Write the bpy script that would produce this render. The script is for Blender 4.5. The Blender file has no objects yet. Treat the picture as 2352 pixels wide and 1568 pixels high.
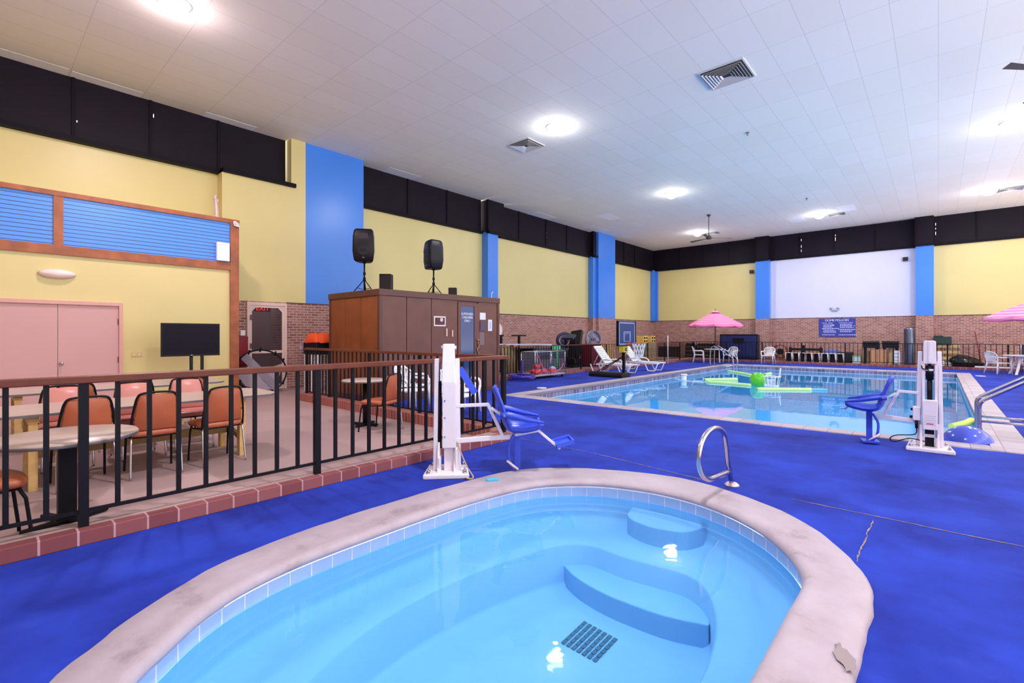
import bpy, bmesh, math, random
from mathutils import Vector, Matrix
random.seed(4)
PI=math.pi
SC=bpy.context.scene
COL=SC.collection
# ---- photograph geometry: focal length (px), principal column, horizon row, eye height, heading
F=1102.0; CX=1176.0; HY=768.0; EYE=1.5; TH=math.atan(979/1102.0); CO=math.cos(TH); SI=math.sin(TH)
def G(u,v,z=0.0):
    t=F*(EYE-z)/(v-HY); a=(u-CX)/F*t
    return Vector((a*CO-t*SI, a*SI+t*CO, z))
def yX(u,X):
    d=(u-CX)/F; t=X/(d*CO-SI); return t*(d*SI+CO)
def xY(u,Y):
    d=(u-CX)/F; t=Y/(d*SI+CO); return t*(d*CO-SI)
def zAt(x,y,v):
    t=-x*SI+y*CO; return EYE-(v-HY)*t/F
# ---- colours / materials
def lin(h):
    h=h.lstrip('#'); r=[int(h[i:i+2],16)/255 for i in (0,2,4)]
    return tuple((c/12.92 if c<=.04045 else ((c+.055)/1.055)**2.4) for c in r)+(1.0,)
MATS={}
def mat(name,col,rough=.5,metal=0,var=0,vs=6,bump=0,bs=60,emit=None,es=1,spec=.5,coat=0,col2=None):
    if name in MATS: return MATS[name]
    m=bpy.data.materials.new(name); m.use_nodes=True; nt=m.node_tree; b=nt.nodes['Principled BSDF']
    c=lin(col) if isinstance(col,str) else col
    b.inputs['Base Color'].default_value=c; b.inputs['Roughness'].default_value=rough; b.inputs['Metallic'].default_value=metal
    b.inputs['Specular IOR Level'].default_value=spec; b.inputs['Coat Weight'].default_value=coat
    tc=nt.nodes.new('ShaderNodeTexCoord')
    if var or col2:
        n=nt.nodes.new('ShaderNodeTexNoise'); n.inputs['Scale'].default_value=vs; n.inputs['Detail'].default_value=4
        nt.links.new(tc.outputs['Object'],n.inputs['Vector'])
        r=nt.nodes.new('ShaderNodeValToRGB'); r.color_ramp.elements[0].position=.3; r.color_ramp.elements[1].position=.7
        c2=lin(col2) if col2 else tuple(min(1,x*(1+var)) for x in c[:3])+(1,)
        c1=c if col2 else tuple(x*(1-var) for x in c[:3])+(1,)
        r.color_ramp.elements[0].color=c1; r.color_ramp.elements[1].color=c2
        nt.links.new(n.outputs['Fac'],r.inputs['Fac']); nt.links.new(r.outputs['Color'],b.inputs['Base Color'])
    if bump:
        n=nt.nodes.new('ShaderNodeTexNoise'); n.inputs['Scale'].default_value=bs; n.inputs['Detail'].default_value=3
        nt.links.new(tc.outputs['Object'],n.inputs['Vector'])
        bp=nt.nodes.new('ShaderNodeBump'); bp.inputs['Strength'].default_value=bump; bp.inputs['Distance'].default_value=.01
        nt.links.new(n.outputs['Fac'],bp.inputs['Height']); nt.links.new(bp.outputs['Normal'],b.inputs['Normal'])
    if emit:
        b.inputs['Emission Color'].default_value=lin(emit); b.inputs['Emission Strength'].default_value=es
    MATS[name]=m; return m
def wallvec(nt):   # (x+y, z) of the world position: courses run level on every upright wall
    g=nt.nodes.new('ShaderNodeNewGeometry'); s=nt.nodes.new('ShaderNodeSeparateXYZ'); nt.links.new(g.outputs['Position'],s.inputs[0])
    a=nt.nodes.new('ShaderNodeMath'); a.operation='ADD'; nt.links.new(s.outputs[0],a.inputs[0]); nt.links.new(s.outputs[1],a.inputs[1])
    c=nt.nodes.new('ShaderNodeCombineXYZ'); nt.links.new(a.outputs[0],c.inputs[0]); nt.links.new(s.outputs[2],c.inputs[1])
    return c.outputs[0], g, s
def brickmat(name,c1,c2,mort,bw,bh,ms,rough=.7,flat=False,along=None,offset=.5,bias=0,bump=.3,shift=(0,0)):
    m=bpy.data.materials.new(name); m.use_nodes=True; nt=m.node_tree; b=nt.nodes['Principled BSDF']; b.inputs['Roughness'].default_value=rough
    if flat:
        g=nt.nodes.new('ShaderNodeNewGeometry'); vec=g.outputs['Position']
    elif along:   # joints cross the run only
        g=nt.nodes.new('ShaderNodeNewGeometry');sp_=nt.nodes.new('ShaderNodeSeparateXYZ');cb_=nt.nodes.new('ShaderNodeCombineXYZ');nt.links.new(g.outputs['Position'],sp_.inputs[0]);nt.links.new(sp_.outputs[along],cb_.inputs[0]);vec=cb_.outputs[0];cb_.inputs[1].default_value=.2
    else: vec,_,_=wallvec(nt)
    mp=nt.nodes.new('ShaderNodeMapping'); mp.inputs['Location'].default_value=(shift[0],shift[1],0); nt.links.new(vec,mp.inputs[0])
    t=nt.nodes.new('ShaderNodeTexBrick'); nt.links.new(mp.outputs[0],t.inputs['Vector'])
    t.inputs['Scale'].default_value=1; t.inputs['Brick Width'].default_value=bw; t.inputs['Row Height'].default_value=bh
    t.inputs['Mortar Size'].default_value=ms; t.inputs['Mortar Smooth'].default_value=.1; t.inputs['Bias'].default_value=bias; t.offset=offset
    t.inputs['Color1'].default_value=lin(c1); t.inputs['Color2'].default_value=lin(c2); t.inputs['Mortar'].default_value=lin(mort)
    nt.links.new(t.outputs['Color'],b.inputs['Base Color'])
    if bump:
        bp=nt.nodes.new('ShaderNodeBump'); bp.inputs['Strength'].default_value=bump; bp.inputs['Distance'].default_value=.006; bp.invert=True
        nt.links.new(t.outputs['Fac'],bp.inputs['Height']); nt.links.new(bp.outputs['Normal'],b.inputs['Normal'])
    MATS[name]=m; return m
# ---- mesh builder
class MB:
    def __init__(s): s.v=[]; s.f=[]; s.sm=[]
    def add(s,vs,fs,smooth=False):
        o=len(s.v); s.v+= [tuple(v) for v in vs]; s.f+=[tuple(i+o for i in f) for f in fs]; s.sm+=[smooth]*len(fs); return s
    def box(s,x0,x1,y0,y1,z0,z1,M=None):
        vs=[Vector((x,y,z)) for z in (z0,z1) for y in (y0,y1) for x in (x0,x1)]
        if M: vs=[M@v for v in vs]
        return s.add(vs,[(0,2,3,1),(4,5,7,6),(0,1,5,4),(2,6,7,3),(0,4,6,2),(1,3,7,5)])
    def cbox(s,c,d,rz=0,rx=0,ry=0):
        M=Matrix.Translation(c)@Matrix.Rotation(rz,4,'Z')@Matrix.Rotation(ry,4,'Y')@Matrix.Rotation(rx,4,'X')
        a,b,e=d[0]/2,d[1]/2,d[2]/2
        return s.box(-a,a,-b,b,-e,e,M)
    def bar(s,p,q,w,h,up=(0,0,1)):
        p=Vector(p);q=Vector(q);d=q-p;L=d.length;d.normalize();u=Vector(up)
        if abs(d.dot(u))>.99:u=Vector((1,0,0)) if abs(d.x)<.9 else Vector((0,1,0))
        x=d.cross(u).normalized();z=x.cross(d)
        vs=[p+x*a*w/2+z*b*h/2+d*L*k for k in (0,1) for a,b in((-1,-1),(1,-1),(1,1),(-1,1))]
        return s.add(vs,[(0,1,2,3),(7,6,5,4),(0,4,5,1),(1,5,6,2),(2,6,7,3),(3,7,4,0)])
    def tube(s,pts,r,n=8,closed=False,caps=True):
        P=[Vector(p) for p in pts];N=len(P);rr=r if isinstance(r,(list,tuple)) else [r]*N
        prev=None;rings=[]
        for i in range(N):
            if closed: d=P[(i+1)%N]-P[i-1]
            elif i==0:d=P[1]-P[0]
            elif i==N-1:d=P[-1]-P[-2]
            else:d=(P[i+1]-P[i]).normalized()+(P[i]-P[i-1]).normalized()
            d.normalize()
            if prev is None:
                u=Vector((0,0,1)) if abs(d.z)<.9 else Vector((1,0,0))
                x=d.cross(u).normalized()
            else:
                x=(prev-d*prev.dot(d))
                if x.length<1e-5:x=d.orthogonal()
                x.normalize()
            prev=x;y=d.cross(x)
            rings.append([P[i]+(x*math.cos(2*PI*k/n)+y*math.sin(2*PI*k/n))*rr[i] for k in range(n)])
        vs=[v for q in rings for v in q];fs=[]
        for i in range(N if closed else N-1):
            j=(i+1)%N
            for k in range(n):
                l=(k+1)%n;fs.append((i*n+k,i*n+l,j*n+l,j*n+k))
        s.add(vs,fs,True)
        if caps and not closed:
            s.add(rings[0],[tuple(range(n))[::-1]]);s.add(rings[-1],[tuple(range(n))])
        return s
    def cyl(s,p,q,r,n=16,r2=None): return s.tube([p,q],[r,r if r2 is None else r2],n)
    def lathe(s,prof,n=24,c=(0,0,0),M=None):
        vs=[];fs=[]
        for r,z in prof:
            for k in range(n):
                v=Vector((r*math.cos(2*PI*k/n),r*math.sin(2*PI*k/n),z))
                vs.append((M@v if M else v)+Vector(c))
        m=len(prof)
        for i in range(m-1):
            for k in range(n):
                l=(k+1)%n;fs.append((i*n+k,i*n+l,(i+1)*n+l,(i+1)*n+k))
        s.add(vs,fs,True)
        if prof[0][0]>1e-4:s.add(vs[:n],[tuple(range(n))[::-1]])
        if prof[-1][0]>1e-4:s.add(vs[-n:],[tuple(range(n))])
        return s
    def ball(s,c,rx,ry=None,rz=None,n=20,m=12):
        ry=rx if ry is None else ry;rz=rx if rz is None else rz
        prof=[(math.sin(PI*i/m),-math.cos(PI*i/m)) for i in range(m+1)]
        return s.lathe(prof,n,c,Matrix.Diagonal((rx,ry,rz,1)))
    def prism(s,poly,z0,z1,M=None,smooth=False):
        n=len(poly);vs=[Vector((x,y,z)) for z in (z0,z1) for x,y in poly]
        if M:vs=[M@v for v in vs]
        s.add(vs,[(i,(i+1)%n,n+(i+1)%n,n+i) for i in range(n)],smooth)
        return s.add(vs,[tuple(range(n))[::-1],tuple(range(n,2*n))])
    def grid(s,rows,smooth=True,closed=False):
        n=len(rows[0]);vs=[p for r in rows for p in r];fs=[]
        for i in range(len(rows)-1):
            for k in range(n if closed else n-1):
                l=(k+1)%n;fs.append((i*n+k,i*n+l,(i+1)*n+l,(i+1)*n+k))
        return s.add(vs,fs,smooth)
    def mesh(s,name):
        me=bpy.data.meshes.new(name);me.from_pydata([tuple(v) for v in s.v],[],s.f);me.update()
        me.polygons.foreach_set('use_smooth',s.sm)
        b=bmesh.new();b.from_mesh(me);bmesh.ops.remove_doubles(b,verts=b.verts,dist=1e-6);b.to_mesh(me);b.free()
        return me
def obj(name,mb,m,parent=None,bevel=0,solid=0,sub=0,loc=None):
    me=mb.mesh(name) if isinstance(mb,MB) else mb
    if m and not me.materials: me.materials.append(m if not isinstance(m,str) else MATS[m])
    o=bpy.data.objects.new(name,me);COL.objects.link(o)
    if parent:o.parent=parent
    if loc is not None:o.location=loc
    if solid:
        k=o.modifiers.new('thick','SOLIDIFY');k.thickness=solid;k.offset=0
    if bevel:
        k=o.modifiers.new('soft','BEVEL');k.width=bevel;k.segments=2;k.limit_method='ANGLE'
    if sub:
        k=o.modifiers.new('sub','SUBSURF');k.levels=sub;k.render_levels=sub
    return o
def tag(o,label,cat,group=None):
    o['label']=label;o['category']=cat
    if group:o['group']=group
    return o
def thing(name,label,cat,loc=(0,0,0),rz=0,group=None):
    o=bpy.data.objects.new(name,None);o.empty_display_size=.1;COL.objects.link(o)
    o.location=loc;o.rotation_euler=(0,0,rz);return tag(o,label,cat,group)
def struct(name,mb,m,parent=None,label=None,bevel=0):
    o=obj(name,mb,m,parent,bevel)
    if not parent:o['kind']='structure'
    if label:o['label']=label
    return o
def dup(root,loc,rz,label,group=None):
    r=root.copy();COL.objects.link(r);r.location=loc;r.rotation_euler=(0,0,rz);r['label']=label
    if group:r['group']=group
    for ch in list(root.children):
        c=ch.copy();COL.objects.link(c);c.parent=r
        for g in ch.children:
            d=g.copy();COL.objects.link(d);d.parent=c
    return r
def text(name,body,size,m,parent,loc,rot,align='CENTER',ext=.001,label=None,sx=1):
    cu=bpy.data.curves.new(name,'FONT');cu.body=body;cu.size=size;cu.align_x=align;cu.align_y='CENTER';cu.extrude=ext
    t=bpy.data.objects.new(name+'_t',cu);me=bpy.data.meshes.new_from_object(t);bpy.data.objects.remove(t)
    me.name=name;me.materials.clear();me.materials.append(m);o=bpy.data.objects.new(name,me);COL.objects.link(o)
    o.parent=parent;o.location=loc;o.rotation_euler=rot;o.scale=(sx,1,1)
    if label:o['label']=label
    return o
def arc(c,r,a0,a1,n,ax=(1,0,0),ay=(0,0,1)):
    c=Vector(c);ax=Vector(ax);ay=Vector(ay)
    return [c+ax*r*math.cos(a0+(a1-a0)*i/n)+ay*r*math.sin(a0+(a1-a0)*i/n) for i in range(n+1)]
def smoothpath(pts,n=6,closed=False):
    P=[Vector(p) for p in pts];N=len(P);out=[]
    rng=range(N) if closed else range(N-1)
    for i in rng:
        p0=P[i-1] if (closed or i>0) else P[0];p1=P[i];p2=P[(i+1)%N];p3=P[(i+2)%N] if (closed or i+2<N) else P[-1]
        for k in range(n):
            t=k/n;out.append(.5*((2*p1)+(p2-p0)*t+(2*p0-5*p1+4*p2-p3)*t*t+(3*p1-p0-3*p2+p3)*t**3))
    if not closed:out.append(P[-1])
    return out
# ---- common materials
WHT=mat('white_plastic','#f4f2f6',.35); BLK=mat('black_metal','#0c0b13',.5,0,spec=.25); CHR=mat('stainless','#c9c4cc',.22,1)
YEL=mat('yellow_paint','#dccd8c',.38,var=.03,vs=.6); BLU=mat('blue_paint','#4488ea',.3,var=.03,vs=.8); LAV=mat('white_paint','#dcdcf0',.45,var=.02,vs=.8)
DRK=mat('dark_panel','#150c1a',.6,spec=.2,var=.2,vs=2); OAK=mat('stained_wood','#8a4a2c',.4,var=.2,vs=9,bump=.1,bs=30); RAILW=mat('rail_wood','#6c3624',.38,var=.15,vs=8,spec=.35)
BRK=brickmat('brick_wall','#84504a','#ab7a6e','#c8aaa2',.21,.0725,.009,offset=.5)
KRB=brickmat('kerb_brick','#7e4044','#9a5a5c','#c0969a',.2,.6,.007,along='Y');KRBX=brickmat('kerb_brick_rear','#7e4044','#9a5a5c','#c0969a',.2,.6,.007,along='X')
PAT=mat('patio_concrete','#a3827c',.6,var=.1,vs=1.3,bump=.15,bs=120)
DOORP=mat('pink_door','#d3a5a3',.5,var=.02,vs=1)
MAH=mat('sauna_panel','#6e4238',.38,var=.12,vs=3,bump=.05,bs=40)
BLACKP=mat('black_plastic','#15121a',.45,spec=.3); NAVY=mat('navy_plastic','#2b2f52',.4)
CARD=mat('cardboard','#c69572',.8); TAN=mat('tan_wood','#c8a878',.6,var=.15,vs=12)
LAMP_E=150;EXPO=0.08;WORLD_E=10
# ================= SETTING =================
ZC=6.99; ZB=5.68; ZK=2.385; XM=-14.03; XP=-13.55; YB=29.8
# pools cut out of the carpet
TUB_IN=[(-2.51,.42),(-2.72,.61),(-2.9,.82),(-3.03,1.08),(-3.11,1.45),(-3.13,1.95),(-3.13,2.5),(-3.1,3.1),(-2.96,3.68),(-2.61,4.08),(-2.2,4.27),(-1.77,4.31),(-1.36,4.2),(-1.04,3.99),(-.82,3.75),(-.67,3.5),(-.6,3.25),(-.6,2.85),(-.6,2.3),(-.61,1.6),(-.68,1.05),(-.95,.6),(-1.4,.28),(-1.95,.2)]
TUB_OUT=[(-2.74,.16),(-3.03,.42),(-3.24,.67),(-3.41,.95),(-3.52,1.3),(-3.59,1.9),(-3.6,2.5),(-3.56,3.2),(-3.43,3.95),(-3.0,4.43),(-2.4,4.74),(-1.9,4.84),(-1.4,4.72),(-.86,4.42),(-.55,4.05),(-.38,3.74),(-.28,3.36),(-.28,2.9),(-.27,2.3),(-.26,1.5),(-.36,.8),(-.7,.25),(-1.2,-.08),(-1.9,-.14)]
TI=[Vector(p[:2]) for p in smoothpath([(x,y,0) for x,y in TUB_IN],5,True)]
TO=[Vector(p[:2]) for p in smoothpath([(x,y,0) for x,y in TUB_OUT],5,True)]
TO=[p+ (p-Vector((-1.9,2.3))).normalized()*random.uniform(-.008,.008) for p in TO]
PX0,PX1,PY0,PY1=-7.68,.52,9.04,25.12      # pool water
QX0,QX1,QY0,QY1=-8.05,.92,8.72,25.5       # coping outer
def carpet_mesh():
    b=bmesh.new()
    def loop(pts):
        vs=[b.verts.new((x,y,0)) for x,y in pts];n=len(vs)
        return [b.edges.new((vs[i],vs[(i+1)%n])) for i in range(n)]
    ed=loop([(-16,-9),(12,-9),(12,31),(-16,31)])+loop([tuple(p) for p in TO])+loop([(QX0,QY0),(QX1,QY0),(QX1,QY1),(QX0,QY1)])
    bmesh.ops.triangle_fill(b,edges=ed,use_beauty=True,use_dissolve=False)
    for f in list(b.faces):
        c=f.calc_center_median()
        if QX0<c.x<QX1 and QY0<c.y<QY1: b.faces.remove(f)
    for f in b.faces:
        if f.normal.z<0:f.normal_flip()
    me=bpy.data.meshes.new('floor');b.to_mesh(me);b.free();return me
def carpetmat():
    m=bpy.data.materials.new('blue_carpet');m.use_nodes=True;nt=m.node_tree;b=nt.nodes['Principled BSDF'];L=nt.links
    b.inputs['Roughness'].default_value=.85;b.inputs['Specular IOR Level'].default_value=.12
    b.inputs['Sheen Weight'].default_value=.03
    g=nt.nodes.new('ShaderNodeNewGeometry')
    n=nt.nodes.new('ShaderNodeTexNoise');n.inputs['Scale'].default_value=.9;n.inputs['Detail'].default_value=7;n.inputs['Roughness'].default_value=.62
    L.new(g.outputs['Position'],n.inputs['Vector'])
    r=nt.nodes.new('ShaderNodeValToRGB');e=r.color_ramp.elements;e[0].position=.3;e[0].color=lin('#121d78');e[1].position=.72;e[1].color=lin('#2845c4')  # random mottle, its contrast widened to take in lit and dark areas
    L.new(n.outputs['Fac'],r.inputs['Fac'])
    n2=nt.nodes.new('ShaderNodeTexNoise');n2.inputs['Scale'].default_value=2.6;n2.inputs['Detail'].default_value=5
    L.new(g.outputs['Position'],n2.inputs['Vector'])
    r2=nt.nodes.new('ShaderNodeValToRGB');e=r2.color_ramp.elements;e[0].position=.56;e[0].color=(0,0,0,1);e[1].position=.8;e[1].color=(.3,.3,.3,1)
    L.new(n2.outputs['Fac'],r2.inputs['Fac'])
    mx=nt.nodes.new('ShaderNodeMixRGB');L.new(r2.outputs['Color'],mx.inputs['Fac']);L.new(r.outputs['Color'],mx.inputs['Color1']);mx.inputs['Color2'].default_value=lin('#3a54cc')
    L.new(mx.outputs['Color'],b.inputs['Base Color'])
    n3=nt.nodes.new('ShaderNodeTexNoise');n3.inputs['Scale'].default_value=260;L.new(g.outputs['Position'],n3.inputs['Vector'])
    bp=nt.nodes.new('ShaderNodeBump');bp.inputs['Strength'].default_value=.35;bp.inputs['Distance'].default_value=.004
    L.new(n3.outputs['Fac'],bp.inputs['Height']);L.new(bp.outputs['Normal'],b.inputs['Normal'])
    return m
floor=obj('floor',carpet_mesh(),carpetmat());floor['kind']='structure';floor['label']='deep blue carpet around the pools'
SEAM=mat('carpet_seam','#8c7a70',.9,var=.4,vs=14); SEAMD=mat('seam_dark','#1a1848',.9)
s=MB()
def seam(p,q,w,wob=.006):
    n=26;p=Vector(p);q=Vector(q);d=(q-p).normalized();nx=Vector((-d.y,d.x,0));L_=[];R_=[]
    for i in range(n+1):
        c=p+(q-p)*i/n;w1=w*random.uniform(.4,1.3);o=nx*random.uniform(-wob,wob)
        L_.append(c+o+nx*w1/2);R_.append(c+o-nx*w1/2)
    s.grid([L_,R_],False)
A=G(1255,1017);B=G(2352,1256);seam((A.x-1.2,5.28,.003),(A.x+.8,5.22,.003),.008);seam((A.x+.8,5.22,.003),(-1.75,5.0,.003),.011);seam((-1.0,4.96,.003),(B.x,B.y,.003),.013);seam((B.x,B.y,.003),(B.x+5,B.y-.2,.003),.018)
C=G(2005,1195);D=G(1966,1290);seam((C.x,C.y,.003),(D.x,D.y,.003),.01)
obj('seam',s,SEAM,floor)
# patio slab (thin concrete on the same level) and brick kerbs
pm=brickmat('patio_slab','#b29492','#a08482','#a88c8a',2.6,1.7,.004,flat=True,offset=.35,bump=.05,rough=.55)
nt=pm.node_tree
struct('trim_1',MB().box(-14.2,-4.78,-9,4.93,-.06,.006),pm,label='worn brown concrete patio floor')
KX0,KX1=-4.8,-4.545
struct('trim_8',MB().box(KX0,-4.652,-9,4.93,0,.104),pm,label='narrow concrete strip along the top of the front kerb')
struct('trim_9',MB().box(-14.2,-10.96,4.93,10.4,-.06,.006),pm,label='concrete floor between the brown cabin and the left wall')
struct('trim_2',MB().box(-4.652,KX1,-9,5.2,0,.105).box(KX0,-4.652,4.93,5.2,0,.105),KRB,label='low red brick kerb beside the blue carpet',bevel=.006)
struct('trim_3',MB().box(-10.95,KX0,4.93,5.18,0,.17),brickmat('kerb_upright','#8f4a46','#a85c52','#c8988c',.085,.6,.006,along='X'),label='brick kerb in front of the brown cabin',bevel=.006)
struct('trim_4',MB().box(-10.98,-10.58,10.4,28.1,0,.1),KRB,label='brick kerb under the left pool fence',bevel=.006)
struct('trim_5',MB().box(-10.98,11,28.1,28.5,0,.1),KRBX,label='brick kerb under the rear pool fence',bevel=.006)
struct('trim_6',MB().box(-14.2,-10.98,10.4,29.9,-.03,.09),PAT,label='raised storage strip behind the left fence')
struct('trim_7',MB().box(-10.98,11,28.5,29.9,-.03,.09),PAT,label='raised storage strip behind the rear fence')
# ceiling
CEIL=brickmat('ceiling_tile','#f6f0e2','#f9f4e8','#dfd9cd',.61,1.25,.005,flat=True,offset=0,rough=.8,bias=0,bump=.1,shift=(0,1.13))
struct('ceiling',MB().box(-14.3,12,-9,31,ZC,ZC+.2),CEIL)
def tile(u,v,w=.61,d=1.2,n=0):
    t=F*(ZC-EYE)/(HY-v);a=(u-CX)/F*t;x=a*CO-t*SI;y=a*SI+t*CO
    return x,y
# left wall
def wl(name,y0,y1,z0,z1,x,m,label=None,depth=.5): return struct(name,MB().box(x-depth,x,y0,y1,z0,z1),m,label=label)
yA=yX(510,XP); y702=yX(702,XP); y835=yX(835,XP); yB0=yX(669,XP)
dY0=yX(566,XP); dY1=yX(657,XP); DZ=2.36
w=MB().box(-14.5,-13.9,-9,yA,0,ZB)
w.box(-14.5,XP,yA,dY0,ZK,ZB).box(-14.5,XP,dY0,dY1,ZK,ZB).box(-14.5,XP,dY1,yB0,ZK,ZB).box(-14.5,XP,yB0,y702,ZK,ZC)
w.box(-14.5,XM,y835,YB+.3,ZK,ZB)
wall_left=struct('wall_left',w,YEL,label='yellow painted wall on the left')
bk=MB().box(-14.5,XP,yA-1.5,dY0,0,ZK).box(-14.5,XP,dY1,y835,0,ZK).box(-14.5,XP,dY0,dY1,DZ,ZK).box(-14.5,XM,y835,YB+.3,0,ZK)
p1a,p1b=yX(1107,XM),yX(1144,XM+.35);p2a=yX(1351,XM);p2m=yX(1373,XM+.4);p2b=yX(1413,XM+.45)
bk.box(-14.4,XM+.35,p1a,p1b,0,ZK).box(-14.4,XM+.3,p2a,p2m,0,ZK).box(-14.4,XM+.45,p2m,p2b,0,ZK)
obj('brick_wainscot',bk,BRK,wall_left)
bl=MB().box(-14.5,XP,y702,y835,ZK,ZC)
bl.box(-14.4,XM+.35,p1a,p1b,ZK,ZB).box(-14.4,XM+.3,p2a,p2m,ZK,ZB).box(-14.4,XM+.45,p2m,p2b,ZK,ZC)
yE=YB-.35
bl.box(-14.4,XM+.18,yE-.1,YB,ZK,ZB)
obj('blue_pilaster',bl,BLU,wall_left)
cap=MB().box(-14.2,XP+.012,dY1,y835,ZK-.012,ZK+.01).box(-14.2,XM+.02,y835,YB,ZK-.012,ZK+.01)
obj('ledge_line',cap,mat('ledge','#5a3a44',.6),wall_left)
# rear wall
wb=MB().box(XM-.4,12,YB,YB+.5,ZK,ZB)
wall_back=struct('wall_back',wb,YEL,label='yellow rear wall')
q1a,q1b=xY(1735,YB-.4),xY(1766,YB-.4);q2a,q2b=xY(2103,YB-.4),xY(2145,YB-.4)
obj('white_panel',MB().box(q1b,q2a,YB-.03,YB+.01,ZK,ZB),LAV,wall_back)
obj('brick_wainscot',MB().box(XM-.4,12,YB-.035,YB+.5,0,ZK).box(q1a,q1b,YB-.4,YB,0,ZK).box(q2a,q2b,YB-.4,YB,0,ZK),BRK,wall_back)
obj('blue_pilaster',MB().box(q1a,q1b,YB-.4,YB,ZK,ZB).box(q2a,q2b,YB-.4,YB,ZK,ZB).box(XM-.2,XM+.35,YB-.12,YB,ZK,ZB),BLU,wall_back)
obj('ledge_line',MB().box(XM,12,YB-.05,YB,ZK-.012,ZK+.008),MATS['ledge'],wall_back)
# dark covered clerestory windows, one structure per panel
WN=[0]
def pane_left(y0,y1,x,zb=ZB,slit=0):
    WN[0]+=1
    o=struct('window_%d'%WN[0],MB().box(x-.06,x,y0+.02,y1-.02,zb,ZC),DRK)
    obj('window_frame',MB().box(x-.1,x+.03,y0-.03,y0+.03,zb,ZC).box(x-.1,x+.1,y0,y1,zb-.06,zb+.04),mat('dark_frame','#110b16',.6,spec=.15),o)
    if slit:
        s=MB()
        for k in range(slit):
            z=zb+.25+random.random()*.8;s.box(x,x+.004,y0+.05,y0+.065,z,z+random.uniform(.03,.09))
        obj('daylight_gap',s,mat('daylight_gap','#ffffff',.5,emit='#ffffff',es=1.2),o)
ys=[-9,-6.5,-4.1,-1.8,yX(168,-13.85),yX(345,-13.85),yA]
for a,b in zip(ys,ys[1:]): pane_left(a,b,-13.82,slit=1 if a>0 else 0)
pane_left(yA,yB0-.02,XP-.28,ZB+.03)
obj('ledge',MB().box(XP-.3,XP+.1,yA,yB0+.1,ZB-.06,ZB+.04),MATS['dark_frame'],wall_left)
ys=[y835]+[yX(u,XM) for u in (935,1025,1104)]
for i,(a,b) in enumerate(zip(ys,ys[1:])): pane_left(a,b,XM+.04,slit=0)
ys=[yX(1107,XM),yX(1144,XM),yX(1190,XM),yX(1252,XM),yX(1300,XM),yX(1351,XM)]
for i,(a,b) in enumerate(zip(ys,ys[1:])):
    pane_left(a,b,XM+(.36 if i==0 else .04),slit=3 if i in(3,) else 0)
pane_left(yX(1351,XM),p2m,XM+.32)
ys=[p2b,yX(1431,XM),yX(1456,XM),YB]
for i,(a,b) in enumerate(zip(ys,ys[1:])): pane_left(a,b,XM+.04,slit=2 if i==2 else 0)
dp=MB().box(-14.4,XM+.30,p1a,p1b,ZB,ZC-.01).box(-14.4,XM+.26,p2a,p2m,ZB,ZC-.01)
obj('dark_pier',dp,DRK,wall_left)
def pane_back(x0,x1,y,slit=0):
    WN[0]+=1
    o=struct('window_%d'%WN[0],MB().box(x0+.02,x1-.02,y,y+.06,ZB,ZC),DRK)
    obj('window_frame',MB().box(x0-.03,x0+.03,y-.03,y+.1,ZB,ZC).box(x0,x1,y-.08,y+.1,ZB-.06,ZB+.04),MATS['dark_frame'],o)
    if slit:
        s=MB()
        for k in range(slit):
            z=ZB+.2+random.random()*.8;s.box(x0+.05,x0+.068,y-.004,y,z,z+random.uniform(.04,.16))
        obj('daylight_gap',s,MATS['daylight_gap'],o)
obj('dark_pier',MB().box(q1a,q1b,YB-.36,YB+.1,ZB,ZC-.01).box(q2a,q2b,YB-.36,YB+.1,ZB,ZC-.01),DRK,wall_back)
xs=[xY(u,YB) for u in (1502,1560,1615,1675)]+[q1a,q1b]+[xY(u,YB) for u in (1838,1916,2010)]+[q2a,q2b]+[xY(u,YB) for u in (2244,2360)]+[4.6,6.5,8.5,11]
for i,(a,b) in enumerate(zip(xs,xs[1:])):
    front=abs(a-q1a)<.01 or abs(a-q2a)<.01
    pane_back(a,b,YB-(.42 if front else .05),slit=3 if i in (6,7,10) else 0)
# entrance block in front of the left wall
XV=-12.2; YV=yX(545,XV); ZV=4.12; ZBM=2.98
vb=MB().box(-14.2,XV,-9,YV,0,ZV)
wv=struct('wall_entrance',vb,YEL,label='yellow entrance block projecting from the left wall')
wd=MB().box(XV-.02,XV+.05,-9,YV+.02,ZBM,ZBM+.17).box(XV-.05,XV+.06,-9,YV+.03,ZV-.06,ZV+.03)
for ua,ub in ((122,145),): wd.box(XV,XV+.048,yX(ua,XV),yX(ub,XV),ZBM+.17,ZV-.06)
wd.box(XV-.1,XV+.055,yX(529,XV+.05),YV+.02,0,ZV)
obj('timber_frame',wd,mat('block_timber','#a05a34',.45,var=.25,vs=5,bump=.1,bs=20),wv)
m=bpy.data.materials.new('slat_blue');m.use_nodes=True;nt=m.node_tree;b=nt.nodes['Principled BSDF'];b.inputs['Roughness'].default_value=.28
vec,g,sp=wallvec(nt);mo=nt.nodes.new('ShaderNodeMath');mo.operation='MULTIPLY';mo.inputs[1].default_value=1/.0755;nt.links.new(sp.outputs[2],mo.inputs[0])
fr=nt.nodes.new('ShaderNodeMath');fr.operation='FRACT';nt.links.new(mo.outputs[0],fr.inputs[0])
cr=nt.nodes.new('ShaderNodeValToRGB');cr.color_ramp.interpolation='CONSTANT';cr.color_ramp.elements[0].color=lin('#1c2c66');cr.color_ramp.elements[1].position=.16;cr.color_ramp.elements[1].color=lin('#4f94f2')
nt.links.new(fr.outputs[0],cr.inputs[0]);nt.links.new(cr.outputs[0],b.inputs['Base Color'])
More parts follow.
